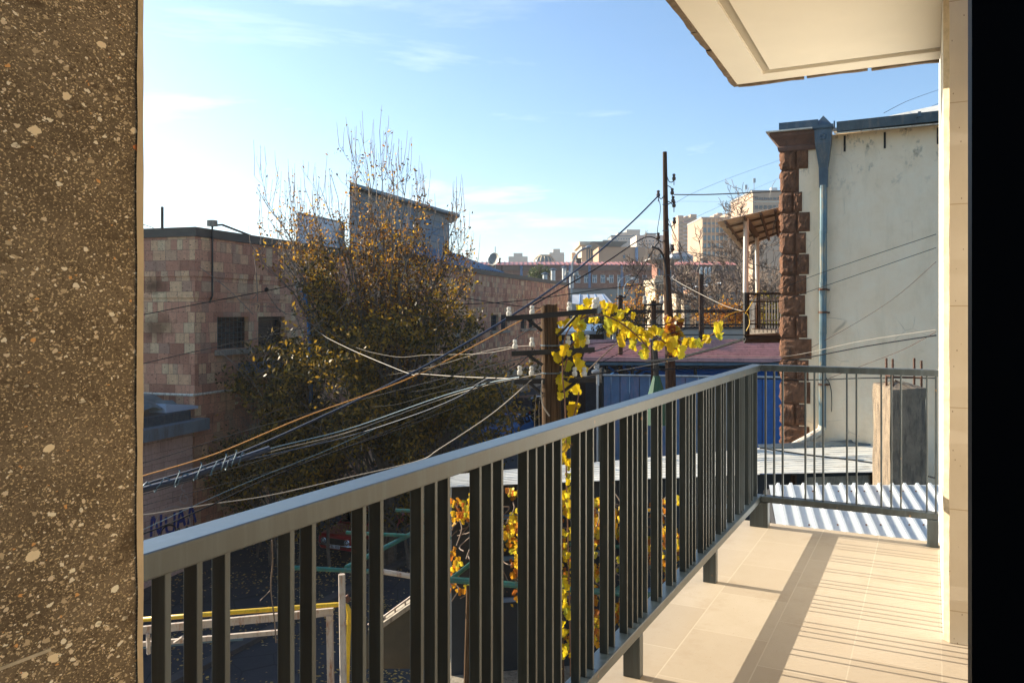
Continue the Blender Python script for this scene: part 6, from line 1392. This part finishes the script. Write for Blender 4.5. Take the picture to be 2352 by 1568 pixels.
# ================================================================ LIGHT, SKY, CAMERA
sc = bpy.context.scene
SUN_EL = radians(23.05); sd = V((-UC*cos(SUN_EL), US*cos(SUN_EL), sin(SUN_EL)))   # towards the sun
w = bpy.data.worlds.new('World'); sc.world = w; w.use_nodes = True; nt = w.node_tree
bg = nt.nodes['Background']; sky = nt.nodes.new('ShaderNodeTexSky'); sky.sky_type = 'NISHITA'; sky.sun_disc = False
sky.sun_elevation = SUN_EL; sky.sun_rotation = atan2(sd.x, sd.y); sky.air_density = 1.0; sky.dust_density = 2.4; sky.ozone_density = 3.0; sky.altitude = 900
tc = nt.nodes.new('ShaderNodeTexCoord')
def wn(ty, **kw):
    x = nt.nodes.new(ty)
    for k, v in kw.items(): setattr(x, k, v)
    return x
L = nt.links.new
# thin cirrus: noise stretched along the horizon, added to the sky light
mp = wn('ShaderNodeMapping'); L(tc.outputs['Generated'], mp.inputs[0]); mp.inputs[2].default_value = (0, radians(14), radians(25)); mp.inputs[3].default_value = (2.2, 3.0, 13)
no = wn('ShaderNodeTexNoise'); L(mp.outputs[0], no.inputs['Vector']); no.inputs['Scale'].default_value = 1.25; no.inputs['Detail'].default_value = 8; no.inputs['Roughness'].default_value = .62; no.inputs['Distortion'].default_value = .3
rp = wn('ShaderNodeValToRGB'); L(no.outputs[0], rp.inputs[0]); rp.color_ramp.elements[0].position = .57; rp.color_ramp.elements[1].position = .80
sm = wn('ShaderNodeSeparateXYZ'); L(tc.outputs['Generated'], sm.inputs[0])
zr = wn('ShaderNodeMapRange'); L(sm.outputs[2], zr.inputs[0]); zr.inputs[1].default_value = .02; zr.inputs[2].default_value = .33; zr.inputs[3].default_value = .5; zr.inputs[4].default_value = .13
mu = wn('ShaderNodeMath', operation='MULTIPLY'); L(rp.outputs[0], mu.inputs[0]); L(zr.outputs[0], mu.inputs[1])
mx = wn('ShaderNodeMix', data_type='RGBA'); L(mu.outputs[0], mx.inputs[0]); tn = wn('ShaderNodeMix', data_type='RGBA', blend_type='MULTIPLY'); tn.inputs[0].default_value = 1; L(sky.outputs[0], tn.inputs[6]); tn.inputs[7].default_value = (.84, 1.0, 1.04, 1); L(tn.outputs[2], mx.inputs[6]); mx.inputs[7].default_value = (13, 12.6, 12.2, 1)
L(mx.outputs[2], bg.inputs[0]); bg.inputs[1].default_value = .085
sl = bpy.data.lights.new('Sun', 'SUN'); sl.energy = 4.4; sl.angle = radians(.3); sl.color = (1, .885, .71)
so = bpy.data.objects.new('Sun', sl); C.objects.link(so); so.rotation_euler = sd.to_track_quat('Z', 'Y').to_euler(); so.location = (-40, 20, 40)
cam = bpy.data.cameras.new('Camera'); co = bpy.data.objects.new('Camera', cam); C.objects.link(co)
co.location = (0,0,0); co.rotation_euler = (pi/2, 0, 0)
cam.sensor_width = 36; cam.lens = 36*F_/2352; cam.shift_y = -(784-HY)/2352; cam.clip_start = .03; cam.clip_end = 6000
sc.camera = co
sc.view_settings.view_transform = 'Standard'; sc.view_settings.look = 'None'; sc.view_settings.exposure = 1.45; sc.view_settings.gamma = 1
sc.cycles.max_bounces = 8; sc.cycles.diffuse_bounces = 5; sc.cycles.transparent_max_bounces = 8; sc.cycles.volume_bounces = 1
sc.cycles.caustics_reflective = False; sc.cycles.caustics_refractive = False; sc.cycles.sample_clamp_indirect = 6
